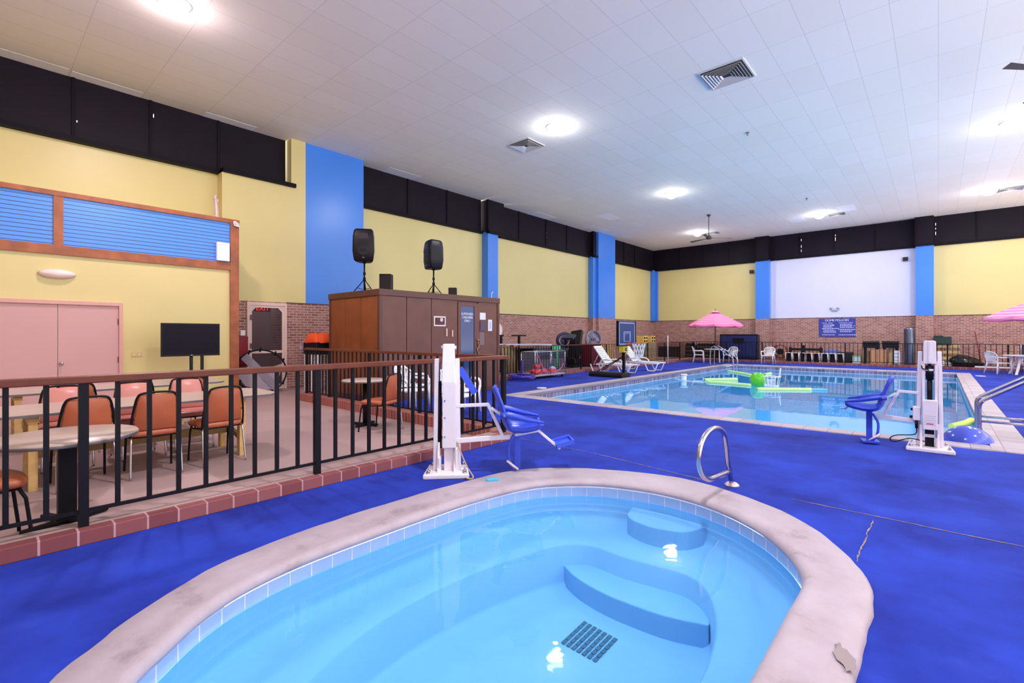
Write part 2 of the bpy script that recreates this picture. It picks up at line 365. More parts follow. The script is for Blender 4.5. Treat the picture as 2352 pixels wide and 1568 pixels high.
obj('slat_board',MB().box(XV-.01,XV+.02,-9,yX(122,XV),ZBM+.17,ZV-.05).box(XV-.01,XV+.02,yX(145,XV),yX(530,XV),ZBM+.17,ZV-.05),m,wv)
# double door
ZD=2.08; ya,yb,ym=yX(-150,XV),yX(272,XV),yX(132,XV)
d1=struct('door_1',MB().box(XV-.03,XV+.03,ym+.004,yb,0,ZD-.02),DOORP,label='pink double door')
obj('door_leaf',MB().box(XV-.03,XV+.03,2*ym-yb,ym-.004,0,ZD-.02),DOORP,d1)
FRP=mat('pink_frame','#dba79c',.45)
obj('door_frame',MB().box(XV-.02,XV+.07,yb,yb+.06,0,ZD+.05).box(XV-.02,XV+.07,2*ym-yb-.06,2*ym-yb,0,ZD+.05).box(XV-.02,XV+.07,2*ym-yb,yb,ZD-.02,ZD+.05),FRP,d1,bevel=.004)
yk=yX(141,XV+.03);zk=zAt(XV,yk,834)
obj('door_knob',MB().cyl((XV+.03,yk,zk),(XV+.045,yk,zk),.035).cyl((XV+.045,yk,zk),(XV+.08,yk,zk),.015).ball((XV+.1,yk,zk),.03),CHR,d1)
h=MB()
for z in (.3,1.0,1.75): h.box(XV+.03,XV+.04,yb-.02,yb+.02,z-.06,z+.06)
obj('hinge',h,mat('brass_dark','#7a5a50',.4,.8),d1)
# screen door and the lobby behind it
XD=XP+.02
lob=MB().box(-16.6,-14.45,dY0-.9,dY0-.8,0,3).box(-16.6,-14.45,dY1+.8,dY1+.9,0,3).box(-16.7,-16.6,dY0-.9,dY1+.9,0,3).box(-16.6,-14.45,dY0-.9,dY1+.9,2.9,3).box(-16.6,-14.3,dY0-.9,dY1+.9,-.03,.01)
wlo=struct('wall_lobby',lob,mat('lobby_paint','#a08890',.7),label='dim lobby wall beyond the screen door')
wf=mat('door_cream','#e6c8c0',.45)
d2=struct('door_2',MB().box(XD-.05,XD+.02,dY0+.06,dY0+.12,.02,DZ-.08).box(XD-.05,XD+.02,dY1-.12,dY1-.06,.02,DZ-.08).box(XD-.05,XD+.02,dY0+.12,dY1-.12,DZ-.14,DZ-.08).box(XD-.05,XD+.02,dY0+.12,dY1-.12,.02,.15).box(XD-.05,XD+.02,dY0+.12,dY1-.12,1.0,1.07)
  .prism([(0,0),(.13,0),(0,-.13)],0,.03,Matrix.Translation((XD-.02,dY0+.11,DZ-.13))@Matrix(((0,0,1,0),(1,0,0,0),(0,1,0,0),(0,0,0,1))))
  .prism([(0,0),(0,-.13),(-.13,0)],0,.03,Matrix.Translation((XD-.02,dY1-.11,DZ-.13))@Matrix(((0,0,1,0),(1,0,0,0),(0,1,0,0),(0,0,0,1)))),wf,label='cream screen door')
obj('door_frame',MB().box(XD-.1,XD+.04,dY0,dY0+.06,0,DZ).box(XD-.1,XD+.04,dY1-.06,dY1,0,DZ).box(XD-.1,XD+.04,dY0+.06,dY1-.06,DZ-.08,DZ),wf,d2)
h=MB()
for z in (.4,1.2,1.95): h.box(XD+.04,XD+.055,dY0+.06,dY0+.11,z-.07,z+.07)
obj('hinge',h,MATS['brass_dark'],d2)
sm=bpy.data.materials.new('insect_screen');sm.use_nodes=True;nt=sm.node_tree;b=nt.nodes['Principled BSDF'];b.inputs['Base Color'].default_value=lin('#3a3036');b.inputs['Roughness'].default_value=.6;b.inputs['Alpha'].default_value=.45
obj('screen_mesh',MB().box(XD-.02,XD-.015,dY0+.12,dY1-.12,.15,DZ-.14),sm,d2)
# right boundary of the hall lies outside the picture and is left open
PATCH=mat('pale_tile','#ffffff',.8)  # whiter rectangles set just below the ceiling face
for a_,b__,xa,xb in ((yX(-60,XP),yX(160,XP),-13.85,-13.45),(yX(163,XP),yX(330,XP),-13.85,-13.5),(yX(470,XP),yX(590,XP),-13.85,-13.5),(yX(872,XM),yX(945,XM),-14.0,-13.45),(yX(1208,XM),yX(1255,XM),-14,-13.4),(yX(1320,XM),yX(1360,XM),-13.6,-13.0)):
    obj('pale_tile',MB().box(xa,xb,a_+.02,b__-.02,ZC-.004,ZC+.01),PATCH,bpy.data.objects['ceiling'])
for u,v in ((1398,498),(1945,478),(1830,505)):
    x,y=tile(u,v);obj('pale_tile',MB().box(x-.3,x+.3,y-.6,y+.6,ZC-.004,ZC+.01),PATCH,bpy.data.objects['ceiling'])
struct('wall_front',MB().box(-14.5,7,-7.3,-7.0,0,ZC),mat('plain_wall','#c9b48a',.7),label='plain unseen wall added behind the camera to cut light')  # unseen wall put in to keep outside light off the near carpet
# ================= POOLS =================
def watermat(name,tint,bump,scale,refl=1.0):
    m=bpy.data.materials.new(name);m.use_nodes=True;nt=m.node_tree;L=nt.links
    for n in list(nt.nodes):
        if n.type!='OUTPUT_MATERIAL':nt.nodes.remove(n)
    out=[n for n in nt.nodes if n.type=='OUTPUT_MATERIAL'][0]
    tr=nt.nodes.new('ShaderNodeBsdfTransparent');tr.inputs[0].default_value=tint
    gl=nt.nodes.new('ShaderNodeBsdfGlossy');gl.inputs['Roughness'].default_value=.02;gl.inputs[0].default_value=(.9,.95,1,1)
    fr=nt.nodes.new('ShaderNodeLayerWeight')   # Schlick reflectance of water, the same from both sides
    pw=nt.nodes.new('ShaderNodeMath');pw.operation='POWER';L.new(fr.outputs['Facing'],pw.inputs[0]);pw.inputs[1].default_value=5
    ma=nt.nodes.new('ShaderNodeMath');ma.operation='MULTIPLY_ADD';L.new(pw.outputs[0],ma.inputs[0]);ma.inputs[1].default_value=.98;ma.inputs[2].default_value=.02
    mx=nt.nodes.new('ShaderNodeMixShader');L.new(ma.outputs[0],mx.inputs[0]);L.new(tr.outputs[0],mx.inputs[1]);L.new(gl.outputs[0],mx.inputs[2]);L.new(mx.outputs[0],out.inputs[0])
    g=nt.nodes.new('ShaderNodeNewGeometry');n=nt.nodes.new('ShaderNodeTexNoise');n.inputs['Scale'].default_value=scale;n.inputs['Detail'].default_value=2
    L.new(g.outputs['Position'],n.inputs['Vector'])
    bp=nt.nodes.new('ShaderNodeBump');bp.inputs['Strength'].default_value=bump;bp.inputs['Distance'].default_value=.02
    L.new(n.outputs['Fac'],bp.inputs['Height'])
    for q in (gl,fr): L.new(bp.outputs['Normal'],q.inputs['Normal'])
    return m
CCTR=Vector((-1.88,2.25));NA=180
def radial(loop):
    out=[];n=len(loop)
    for k in range(NA):
        a=2*PI*k/NA;d=Vector((math.cos(a),math.sin(a)));best=0
        for i in range(n):
            p=loop[i]-CCTR;q=loop[(i+1)%n]-CCTR;e=q-p;den=d.x*e.y-d.y*e.x
            if abs(den)<1e-9:continue
            t=(p.x*e.y-p.y*e.x)/den;s=(p.x*d.y-p.y*d.x)/den
            if t>0 and -1e-6<=s<=1+1e-6:best=max(best,t)
        out.append(CCTR+d*best)
    return out
RI=radial(TI);RO=radial(TO)
def ring(A,B,f,z): return [Vector((a.x+(b.x-a.x)*f,a.y+(b.y-a.y)*f,z)) for a,b in zip(A,B)]
def nrm(A,off):
    n=len(A);o=[]
    for i in range(n):
        t=(A[(i+1)%n]-A[i-1]).normalized();o.append(A[i]+Vector((t.y,-t.x))*off)
    return o
tub=thing('hot_tub','kidney shaped sunken hot tub in the foreground with pale stone rim','hot tub',(0,0,0))
STONE=bpy.data.materials.new('rim_stone');STONE.use_nodes=True;nt=STONE.node_tree;b=nt.nodes['Principled BSDF'];b.inputs['Roughness'].default_value=.55
g=nt.nodes.new('ShaderNodeNewGeometry');n=nt.nodes.new('ShaderNodeTexNoise');n.inputs['Scale'].default_value=3.2;n.inputs['Detail'].default_value=8;n.inputs['Roughness'].default_value=.65
nt.links.new(g.outputs['Position'],n.inputs['Vector']);r=nt.nodes.new('ShaderNodeValToRGB');e=r.color_ramp.elements
e[0].position=.25;e[0].color=lin('#84747a');e[1].position=.42;e[1].color=lin('#a898a2');k=r.color_ramp.elements.new(.7);k.color=lin('#b4a6b2')
nt.links.new(n.outputs['Fac'],r.inputs['Fac']);nt.links.new(r.outputs['Color'],b.inputs['Base Color'])
bp=nt.nodes.new('ShaderNodeBump');bp.inputs['Strength'].default_value=.2;bp.inputs['Distance'].default_value=.01;nt.links.new(n.outputs['Fac'],bp.inputs['Height']);nt.links.new(bp.outputs['Normal'],b.inputs['Normal'])
RT=nrm(RI,.035)
RO2=nrm(RO,.012)
rows=[ring(RO2,RO2,0,-.05),ring(RO2,RO2,0,.006),ring(RO,RI,.0,.022),ring(RO,RI,.04,.032),ring(RI,RO,.55,.036),ring(RI,RO,.26,.04),ring(RI,RO,.16,.047),ring(RI,RO,.07,.044),ring(RI,RO,.01,.028),ring(RI,RO,-.01,.008),ring(RI,RO,0.0,-.012),ring(RT,RT,0,-.02),ring(RT,RT,0,-.034)]
obj('rim',MB().grid(rows,True,True),STONE,tub)
TT=nrm(RI,.03);TT2=nrm(RI,.026)
TILEB=mat('tub_tile','#a0bae6',.25,var=.05,vs=5)
obj('tile_band',MB().grid([ring(TT2,TT2,0,-.03),ring(TT2,TT2,0,-.125)],True,True),TILEB,tub)
gm=MB();acc=0;nx=0
for i in range(NA):
    a,b2=TT2[i],TT2[(i+1)%NA];seg=(b2-a).length
    while nx<acc+seg:
        p=a+(b2-a)*((nx-acc)/seg);d=(b2-a).normalized();q=p+Vector((d.y,-d.x))*-.0015
        gm.cbox((q.x,q.y,-.078),(.005,.004,.09),math.atan2(d.y,d.x));nx+=.152
    acc+=seg
gm.grid([ring(nrm(TT2,-.0015),TT2,0,-.03),ring(nrm(TT2,-.0015),TT2,0,-.0345)],True,True)
obj('grout',gm,mat('grout','#e6e4ee',.7),tub)
PLAS=mat('tub_plaster','#8cbeea',.6,var=.02,vs=3)
BI=[(-2.55,1.29),(-2.62,1.47),(-2.68,1.72),(-2.72,2.12),(-2.69,2.6),(-2.65,2.85),(-2.6,3.08),(-2.5,3.4),(-2.3,3.6),(-1.97,3.6),(-1.68,3.64),(-1.45,3.66),(-1.25,3.52),(-1.08,3.2),(-.99,2.86),(-.95,2.5),(-.94,1.9),(-.98,1.4),(-1.2,.95),(-1.6,.7),(-2.0,.72),(-2.35,.92)]
BI=radial([Vector(p[:2]) for p in smoothpath([(x,y,0) for x,y in BI],4,True)])
WALL=nrm(RI,.022)
rows=[ring(WALL,WALL,0,-.12),ring(WALL,WALL,0,-.3),ring(WALL,BI,.05,-.345),ring(WALL,BI,.5,-.35),ring(WALL,BI,.96,-.35),ring(BI,BI,0,-.362),ring(BI,BI,0,-.66),ring(BI,[CCTR]*NA,.04,-.7),ring(BI,[CCTR]*NA,.5,-.705),ring(BI,[CCTR]*NA,.99,-.71)]
obj('basin',MB().grid(rows,True,True),PLAS,tub)
fr=smoothpath([(-2.56,3.52,0),(-2.29,3.37,0),(-1.99,3.30,0),(-1.71,3.30,0),(-1.46,3.33,0),(-1.2,3.42,0)],5)
obj('lower_step',MB().prism([(p.x,p.y) for p in fr]+[(-1.25,3.66),(-1.5,3.85),(-2.4,3.75)],-.72,-.53),PLAS,tub,bevel=.01)
fr=smoothpath([(-2.24,4.3,0),(-2.16,4.05,0),(-1.94,3.96,0),(-1.73,3.99,0),(-1.6,4.08,0),(-1.52,4.3,0)],5)
obj('upper_step',MB().prism([(p.x,p.y) for p in fr]+[(-1.9,4.33)],-.36,-.185),PLAS,tub,bevel=.01)
dr=MB();a,b_,c_,d_=[Vector(p) for p in((-2.04,3.13,-.703),(-1.72,3.10,-.703),(-1.71,2.78,-.703),(-2.02,2.79,-.703))]
for i in range(7):
    for j in range(6):
        f0,f1=(i+.12)/7,(i+.78)/7;g0,g1=(j+.08)/6,(j+.9)/6
        def bl_(f,g): return a.lerp(b_,f).lerp(d_.lerp(c_,f),g)
        q=[bl_(f0,g0),bl_(f1,g0),bl_(f1,g1),bl_(f0,g1)]
        dr.add([v+Vector((0,0,.0)) for v in q]+[v+Vector((0,0,.005)) for v in q],[(3,2,1,0),(4,5,6,7),(0,1,5,4),(1,2,6,5),(2,3,7,6),(3,0,4,7)])
obj('drain_grate',dr,mat('drain_slot','#3c6a86',.6),tub)
obj('water',MB().add([(p.x,p.y,-.111) for p in nrm(RI,.02)],[tuple(range(NA))]),watermat('tub_water',(.68,.9,1,1),.07,6),tub)
# puddle stain and cyan sponge on the rim
x,y=G(1940,1510,.04)[:2]
o=obj('water_stain',MB().prism([(x+.035*math.cos(a)*(1+.22*math.sin(4*a+1)+.12*math.sin(9*a))-.35*.1*math.sin(a),y+.1*math.sin(a)*(1+.15*math.cos(7*a+2))) for a in [2*PI*k/60 for k in range(60)]],.0405,.0415),mat('damp_stone','#948487',.6),tub)
tag(obj('sponge',MB().cbox((0,0,.01),(.12,.06,.02)),mat('cyan_foam','#52b2e0',.7),None,bevel=.004,loc=(*G(1131,1102,.04)[:2],.034)),'small cyan pad lying on the tub rim behind the pool lift','pad').rotation_euler=(0,0,.9)
# ---- swimming pool
pool=thing('swimming_pool','large rectangular swimming pool with pale coping and dark waterline tiles','swimming pool')
COP=brickmat('coping_stone','#c2b4be','#ab9ca8','#8a7c88',.32,.5,.006,flat=True,offset=.0,rough=.5,bump=.2)
def fr4(x0,x1,y0,y1,ix0,ix1,iy0,iy1,z0,z1):
    return MB().box(x0,ix0,y0,y1,z0,z1).box(ix1,x1,y0,y1,z0,z1).box(ix0,ix1,y0,iy0,z0,z1).box(ix0,ix1,iy1,y1,z0,z1)
obj('coping',fr4(QX0,QX1,QY0,QY1,PX0,PX1,PY0,PY1,-.05,.018),COP,pool,bevel=.012)
TDK=brickmat('waterline_tile','#64566f','#8f84a2','#dcd4e4',.155,.155,.005,offset=0,rough=.2,bump=.1,shift=(0,.02))
obj('tile_band',fr4(PX0-.2,PX1+.2,PY0-.2,PY1+.2,PX0-.015,PX1+.015,PY0-.015,PY1+.015,-.175,-.0501),TDK,pool)
PPL=mat('pool_plaster','#b8e4fa',.6,var=.03,vs=.8)
bz=-1.5
bs=MB().box(PX0-.2,PX1+.2,PY0-.2,PY1+.2,bz-.1,bz)
bs.box(PX0-.2,PX0-.01,PY0-.2,PY1+.2,bz,-.175).box(PX1+.01,PX1+.2,PY0-.2,PY1+.2,bz,-.175).box(PX0,PX1,PY0-.2,PY0-.01,bz,-.175).box(PX0,PX1,PY1+.01,PY1+.2,bz,-.175)
obj('basin',bs,PPL,pool)
obj('water',MB().add([(PX0-.014,PY0-.014,-.18),(PX1+.014,PY0-.014,-.18),(PX1+.014,PY1+.014,-.18),(PX0-.014,PY1+.014,-.18)],[(0,1,2,3)]),watermat('pool_water',(.4,.78,1,1),.05,2.2),pool)
pl=MB().cyl((-.1,9.03,-.75),(-.1,9.08,-.75),.13,24)
obj('pool_light',pl,mat('pool_lamp','#ffffff',.3,emit='#e8fbff',es=40),pool)
# ================= RAILINGS =================
def baluster_mesh(h,w): return MB().box(-w/2,w/2,-w/2,w/2,0,h).mesh('baluster')
def railing(label,A,B,z0,ztop,sp,posts,post_w=.05,bal_w=.026,bot=.1,rw=.07,rh=.05,railm=RAILW,postz=None,ends=(0,0),mullion=0):
    A=Vector(A);B=Vector(B);L=(B-A).length;d=(B-A).normalized();rz=math.atan2(d.y,d.x)
    t=thing('railing',label,'railing',(A.x,A.y,z0),rz)
    H=ztop-z0
    obj('handrail',MB().box(-ends[0],L+ends[1],-rw/2,rw/2,H-rh,H),railm,t,bevel=.008)
    obj('bottom_rail',MB().box(0,L,-.014,.014,bot-.012,bot+.012),BLK,t)
    pm=MB().box(-post_w/2,post_w/2,-post_w/2,post_w/2,0,H-rh).mesh('post')
    bm_=MB().box(-bal_w/2,bal_w/2,-bal_w/2,bal_w/2,bot,H-rh).mesh('baluster')
    for s in posts: obj('post',pm,BLK,t,loc=(s,0,0))
    s=sp;k=0;n=0
    xs=[]
    ps=sorted(posts)
    for a,b in zip(ps,ps[1:]):
        m=max(1,round((b-a)/sp))
        xs+=[a+(b-a)*i/m for i in range(1,m)]
    for x in xs[:100]: obj('baluster',bm_,BLK,t,loc=(x,0,0))
    if xs[100:]:
        r=MB()
        for x in xs[100:]: r.box(x-bal_w/2,x+bal_w/2,-bal_w/2,bal_w/2,bot,H-rh)
        obj('baluster',r,BLK,t)['kind']='stuff'
    return t
XR=-4.66
pY=[2.30+1.76*k for k in (-3,-2,-1,0,1)]
railing('black iron railing with brown wooden handrail, nearest the camera beside the tub',(XR,pY[0],0),(XR,5.06,0),.103,1.2,.196,[0]+[y-pY[0] for y in pY[1:]]+[5.06-pY[0]],.056,.03,.11,.085,.055,ends=(0,.06))
railing('black iron railing with brown handrail running from the tub railing past the brown cabin',(XR-.03,5.055,0),(-10.75,5.055,0),.17,1.2,.15,[.35,1.9,3.45,5.0,6.04],.05,.022,.04,.08,.05,ends=(-.02,.02))
n=int((28.25-10.4)/1.8)
railing('dark fence with thin brown top rail along the left side of the pool',(-10.8,10.4,0),(-10.8,28.25,0),.1,1.1,.155,[i*(17.85/n) for i in range(n+1)],.045,.018,.09,.05,.03)
L_=14.8;n=8
railing('dark fence with thin top rail along the rear of the pool',(-10.8,28.32,0),(-10.8+L_,28.32,0),.1,1.1,.165,[i*L_/n for i in range(n+1)],.05,.02,.09,.045,.028,railm=BLK)
# ================= BANQUET CHAIRS, TABLES =================
VIN=mat('brown_vinyl','#b5603f',.42,var=.08,vs=5); VINP=mat('rose_vinyl','#d98a80',.3,var=.05,vs=5)
def banquet(label,vin=VIN,group=None):
    t=thing('banquet_chair',label,'chair',group=group)
    M=Matrix.Rotation(math.radians(9),4,'X')
    st=MB()
    pts=smoothpath([(-.2,.2,0),(.2,.2,0),(.215,.0,0),(.19,-.2,0),(-.19,-.2,0),(-.215,0,0)],5,True)
    def rr(s,z): return [Vector((p.x*s,p.y*s,z)) for p in pts]
    st.grid([rr(.02,.425),rr(.9,.422),rr(1,.432),rr(1.03,.455),rr(1,.478),rr(.85,.492),rr(.4,.498),rr(.02,.499)],True,True)
    obj('seat',st,vin,t)
    bk=MB();Mb=Matrix.Translation((0,-.205,.5))@Matrix.Rotation(math.radians(10),4,'X')
    bw=[(-.195,-.01),(.195,-.01),(.19,.12),(.17,.30),(.145,.374),(-.145,.374),(-.17,.30),(-.19,.12)]
    bp_=smoothpath([(x,0,z) for x,z in bw],1,True)
    def fr_(s,y): return [Mb@Vector((p.x*s,y,(p.z-.18)*s+.18)) for p in bp_]
    bk.grid([fr_(.02,-.02),fr_(.93,-.02),fr_(1,-.008),fr_(1,.02),fr_(.92,.036),fr_(.5,.044),fr_(.02,.046)],True,True)
    obj('backrest',bk,vin,t)
    u=[Mb@Vector(p) for p in [(-.215,-.01,-.07),(-.21,-.01,.1),(-.185,-.01,.28),(-.165,-.01,.355),(-.13,-.01,.39),(0,-.01,.4),(.13,-.01,.39),(.165,-.01,.355),(.185,-.01,.28),(.21,-.01,.1),(.215,-.01,-.07)]]
    bf=obj('back_frame',MB().tube(smoothpath(u,3),.0115,8),BLK,t)
    for zz in (.12,.28): obj('bracket',MB().bar(Mb@Vector((-(.21-(zz-.1)*.13),-.004,zz)),Mb@Vector((.21-(zz-.1)*.13,-.004,zz)),.014,.014),BLK,bf)
    fm=MB().tube(smoothpath([(-.2,-.17,.418),(.2,-.17,.418),(.2,.17,.418),(-.2,.17,.418)],2,True),.01,6,closed=True)
    obj('seat_frame',fm,BLK,t)
    for sx in (-1,1):
        obj('leg',MB().tube([(sx*.205,-.195,.43),(sx*.213,-.215,.36),(sx*.222,-.27,.03),(sx*.222,-.275,0)],.0115,8),CHR,t)
        obj('leg',MB().tube([(sx*.2,.16,.43),(sx*.205,.2,.34),(sx*.212,.235,.02),(sx*.212,.235,0)],.0115,8),BLK if vin is VIN else CHR,t)
    return t
g1='banquet chairs pushed up to the near side of the front long table';g2='banquet chairs on the far side of the front long table';g3='banquet chairs at the near side of the second long table'
c0=banquet('brown vinyl banquet chair seen from behind between the handrail post and the round table',group=g1)
c0.location=(-6.44,.74,.006);c0.rotation_euler=(0,0,PI/2+.03)
dup(c0,(-6.42,1.31,.006),PI/2-.05,'brown vinyl banquet chair seen from behind, middle one of the front row')
dup(c0,(-6.43,1.93,.006),PI/2+.05,'brown vinyl banquet chair seen from behind nearest the right end of the front long table')
cp=banquet('rose banquet chair facing the camera, leftmost across the front long table',VINP,g2);cp.location=(-7.42,.71,.006);cp.rotation_euler=(0,0,-PI/2)
dup(cp,(-7.4,1.38,.006),-PI/2+.04,'rose banquet chair facing the camera, middle one across the front long table')
dup(cp,(-7.5,1.95,.006),-PI/2-.05,'rose banquet chair facing the camera, across the front table nearest its right end')
dup(c0,(-8.22,.85,.006),PI/2,'brown banquet chair back just under the handrail, leftmost at the second long table',g3)
dup(c0,(-8.2,1.45,.006),PI/2-.04,'brown banquet chair back under the handrail, middle one at the second long table',g3)
dup(c0,(-8.2,2.05,.006),PI/2+.04,'brown banquet chair back under the handrail, rightmost at the second long table',g3)
dup(c0,(-4.99,.03,.006),.12,'orange brown banquet chair cut by the left edge of the photo','chair at the near round table')
dup(c0,(-6.5,4.22,.006),PI/2+.35,'brown banquet chair beside the small round table near the cabin','chair at the far round table')
LAM=mat('table_laminate','#c0a89c',.3,var=.04,vs=4);EDG=mat('table_edge','#6e6668',.5);PINE=mat('pine','#d9b070',.5,var=.12,vs=12)
def longtable(x0,x1,y0,y1,label,xlegs):
    t=thing('long_table',label,'table',((x0+x1)/2,(y0+y1)/2,.006));w=(x1-x0)/2;l=(y1-y0)/2
    obj('tabletop',MB().prism([(-w,-l),(w,-l),(w,l-.12),(w-.12,l),(-w+.12,l),(-w,l-.12)],.715,.742),LAM,t,bevel=.004)
    obj('edge_band',MB().prism([(-w-.004,-l-.004),(w+.004,-l-.004),(w+.004,l-.12),(w-.12,l+.004),(-w+.12,l+.004),(-w-.004,l-.12)],.712,.736),EDG,t)
    tr=MB()
    for yy in (-l+.75,l-.42):
        for xx in (-.33,.36): obj('leg',MB().box(xx-.045,xx+.045,yy-.045,yy+.02,0,.66),PINE,t)
        obj('cross_beam',MB().box(-w+.08,w-.08,yy-.05,yy+.03,.64,.712),PINE,t)
    obj('stretcher',MB().box(-.03,.02,-l+.75,l-.42,.24,.34).bar((-.0,l-.45,.3),(.36,l-.43,.2),.035,.06).bar((-.0,l-.45,.3),(-.33,l-.43,.2),.035,.06),mat('pine_dark','#a0814e',.6),t)
    return t
longtable(-7.32,-6.38,-.35,2.66,'long laminate table on yellow pine trestles, nearest the railing','')
longtable(-9.6,-8.66,-.35,2.75,'long laminate table behind the front long table, near the television','')
def roundtable(x,y,r,h,label,sq):
    t=thing('round_table',label,'table',(x,y,.006))
    obj('tabletop',MB().lathe([(0,h-.03),(r-.006,h-.03),(r,h-.022),(r,h-.008),(r-.006,h),(0,h)],48),LAM,t)
    obj('edge_band',MB().lathe([(r+.001,h-.032),(r+.004,h-.03),(r+.004,h-.012),(r+.001,h-.01)],48),EDG,t)
    s=.055 if sq else .042
    obj('pedestal',MB().box(-s,s,-s,s,.03,h-.03) if sq else MB().cyl((0,0,.02),(0,0,h-.03),s,20),BLK,t)
    obj('mounting_plate',MB().box(-.16,.16,-.16,.16,h-.042,h-.03),BLK,t)
    fb=MB()
    for a in (.4,.4+PI/2): fb.cbox((0,0,.025),(r*1.25,.06,.035),a)
    obj('base',fb,BLK,t,bevel=.008)
roundtable(-5.17,.50,.45,.70,'round laminate table on a black square pedestal at the left, behind the front railing',True)
roundtable(-7.05,4.3,.37,.755,'small round table on a black pedestal beside the brown cabin railing',False)
# ================= WALL ITEMS LEFT =================
tv=thing('television','large flat television on a black stand in front of the yellow wall','television',(-11.2,(yX(370,-11.2)+yX(505,-11.2))/2,.006))
w=(yX(505,-11.2)-yX(370,-11.2))/2;yc=tv.location.y;z1=zAt(-11.2,yc,743);z0=zAt(-11.2,yc,818)
obj('housing',MB().box(-.05,0,-w,w,z0,z1),BLACKP,tv,bevel=.006)
obj('screen',MB().box(0,.004,-w+.025,w-.025,z0+.04,z1-.025),mat('tv_screen','#1a1522',.35,spec=.12),tv)
for yy in (.0,.19): obj('stand_pole',MB().cyl((-.03,yy,.04),(-.03,yy,z0+.02),.03,12),BLK,tv)
obj('stand_base',MB().box(-.28,.25,-.2,.4,0,.04),BLK,tv,bevel=.01)
obj('badge',MB().box(.003,.006,-.02,.02,z0+.012,z0+.024),CHR,tv)
def onwall(name,label,cat,mb,m,x,u,v,bevel=0):
    y=yX(u,x);z=zAt(x,y,v);o=obj(name,mb,m,None,bevel,loc=(x,y,z));return tag(o,label,cat)
onwall('oval_light','white oval emergency light high on the yellow wall over the pink doors','light',MB().lathe([(0,0),(.2,0),(.21,.03),(.17,.09),(0,.11)],28,M=Matrix(((0,0,1,0),(1.25,0,0,0),(0,.42,0,0),(0,0,0,1)))),mat('ivory','#f0dcd4',.35),XV,131,629)
onwall('white_box','white rectangular box on the blue slatted panel','box',MB().box(0,.1,-.13,.13,-.21,.21),WHT,XV+.02,510,579,.015)
t=thing('light_switch','pale switch plate on the yellow wall right of the pink doors','switch',(XV,yX(314,XV),zAt(XV,yX(314,XV),814)))
obj('plate',MB().box(0,.008,-.09,.09,-.045,.045),mat('plate','#d8be84',.5),t,bevel=.003);obj('toggle',MB().box(.008,.02,-.05,-.03,-.015,.015).box(.008,.02,.03,.05,-.015,.015),WHT,t)
t=thing('rope_hook','tangled white cord on the upper corner of the timber frame','cord',(XV+.07,yX(541,XV+.06),zAt(XV,yX(541,XV),516)))
obj('cord',MB().tube(smoothpath([(.02+.02*math.sin(3*k),.07*math.cos(2.1*k),.06*math.sin(1.7*k)) for k in range(9)],5),.009,6),WHT,t)
for k,(du,tl) in enumerate([(-5,.05),(-1,.0),(2,.0),(6,-.01)]):
    y=yX(499+du,-12.6);z=ZV
    tag(obj('paint_pole',MB().cyl((0,0,0),(-.12,tl*2,.52+.04*k),.016,8).cyl((-.12,tl*2,.52+.04*k),(-.13,tl*2.1,.58+.04*k),.02,8),mat('pole_%d'%(k%2),['#e8e0e4','#d0a8a0'][k%2],.5),loc=(-12.65,y,z)),['leftmost leaning pole standing on top of the entrance block','second thin pole from the left on top of the entrance block','third thin pole from the left on top of the entrance block','rightmost thin pole on top of the entrance block'][k],'pole','thin poles on the entrance block')
# exit sign in the lobby, extinguisher cabinet
xs=XD-.16;ya_=yX(588,xs);yb_=yX(618,xs);zz=zAt(xs,ya_,706)
t=thing('exit_sign','red lit EXIT sign seen at the top of the screen door','sign',(xs,(ya_+yb_)/2,zz))
obj('housing',MB().box(-.08,0,-(yb_-ya_)/2-.02,(yb_-ya_)/2+.02,-.1,.16),mat('exit_red','#3a0a08',.5),t)
text('lettering','EXIT',.17,mat('exit_glow','#ff5a40',.4,emit='#ff3a24',es=4),t,(.006,0,-.02),(PI/2,0,PI/2))
xs=XP;y=yX(551,xs);t=thing('extinguisher_cabinet','dark red fire extinguisher cabinet on the brick beside the timber post','cabinet',(xs,y,zAt(xs,y,804)))
obj('body',MB().box(0,.2,-.13,.13,-.42,.36),mat('cab_red','#7a1424',.4),t,bevel=.01);obj('notice',MB().box(.2,.205,-.05,.06,.4,.52).box(-.0,.2,-.05,.06,.38,.4),WHT,t)
obj('door_panel',MB().box(.2,.206,-.1,.1,-.38,.32),mat('cab_red2','#8f1c2c',.25),t)
# hoop with cloth leaning by the screen door
px=-12.75
hc=Vector((px,(yX(545,px)+yX(662,px))/2,0));R=(yX(662,px)-yX(545,px))/2
t=thing('hoop_frame','large dark hoop with grey webbing leaning by the screen door','exercise hoop',(hc.x,hc.y,0.01))
zt=zAt(px,hc.y,802)-.01;Rz=zt/2
ring_=[Vector((-.12*math.sin(a)-.12,R*math.cos(a),Rz+ (Rz-.02)*math.sin(a))) for a in [2*PI*k/40 for k in range(40)]]
obj('hoop',MB().tube(ring_,.022,8,closed=True),BLK,t)
cl=MB()
for k in range(12):
    p=ring_[(k*40)//12];cl.bar(p-Vector((0,0,.05)),p+Vector((.02,.02,.06)),.04,.03)
obj('clamp',cl,BLK,t)
GREY=mat('grey_cloth','#8d8494',.8,var=.1,vs=5)
def at_(a,f): return Vector((-.12*math.sin(a)*f-.12,R*math.cos(a)*f,Rz+(Rz-.02)*math.sin(a)*f))
obj('strap',MB().bar(at_(2.3,.98)+Vector((.03,0,0)),at_(-1.0,.98)+Vector((.03,0,0)),.2,.012,up=(1,0,0)),GREY,t)
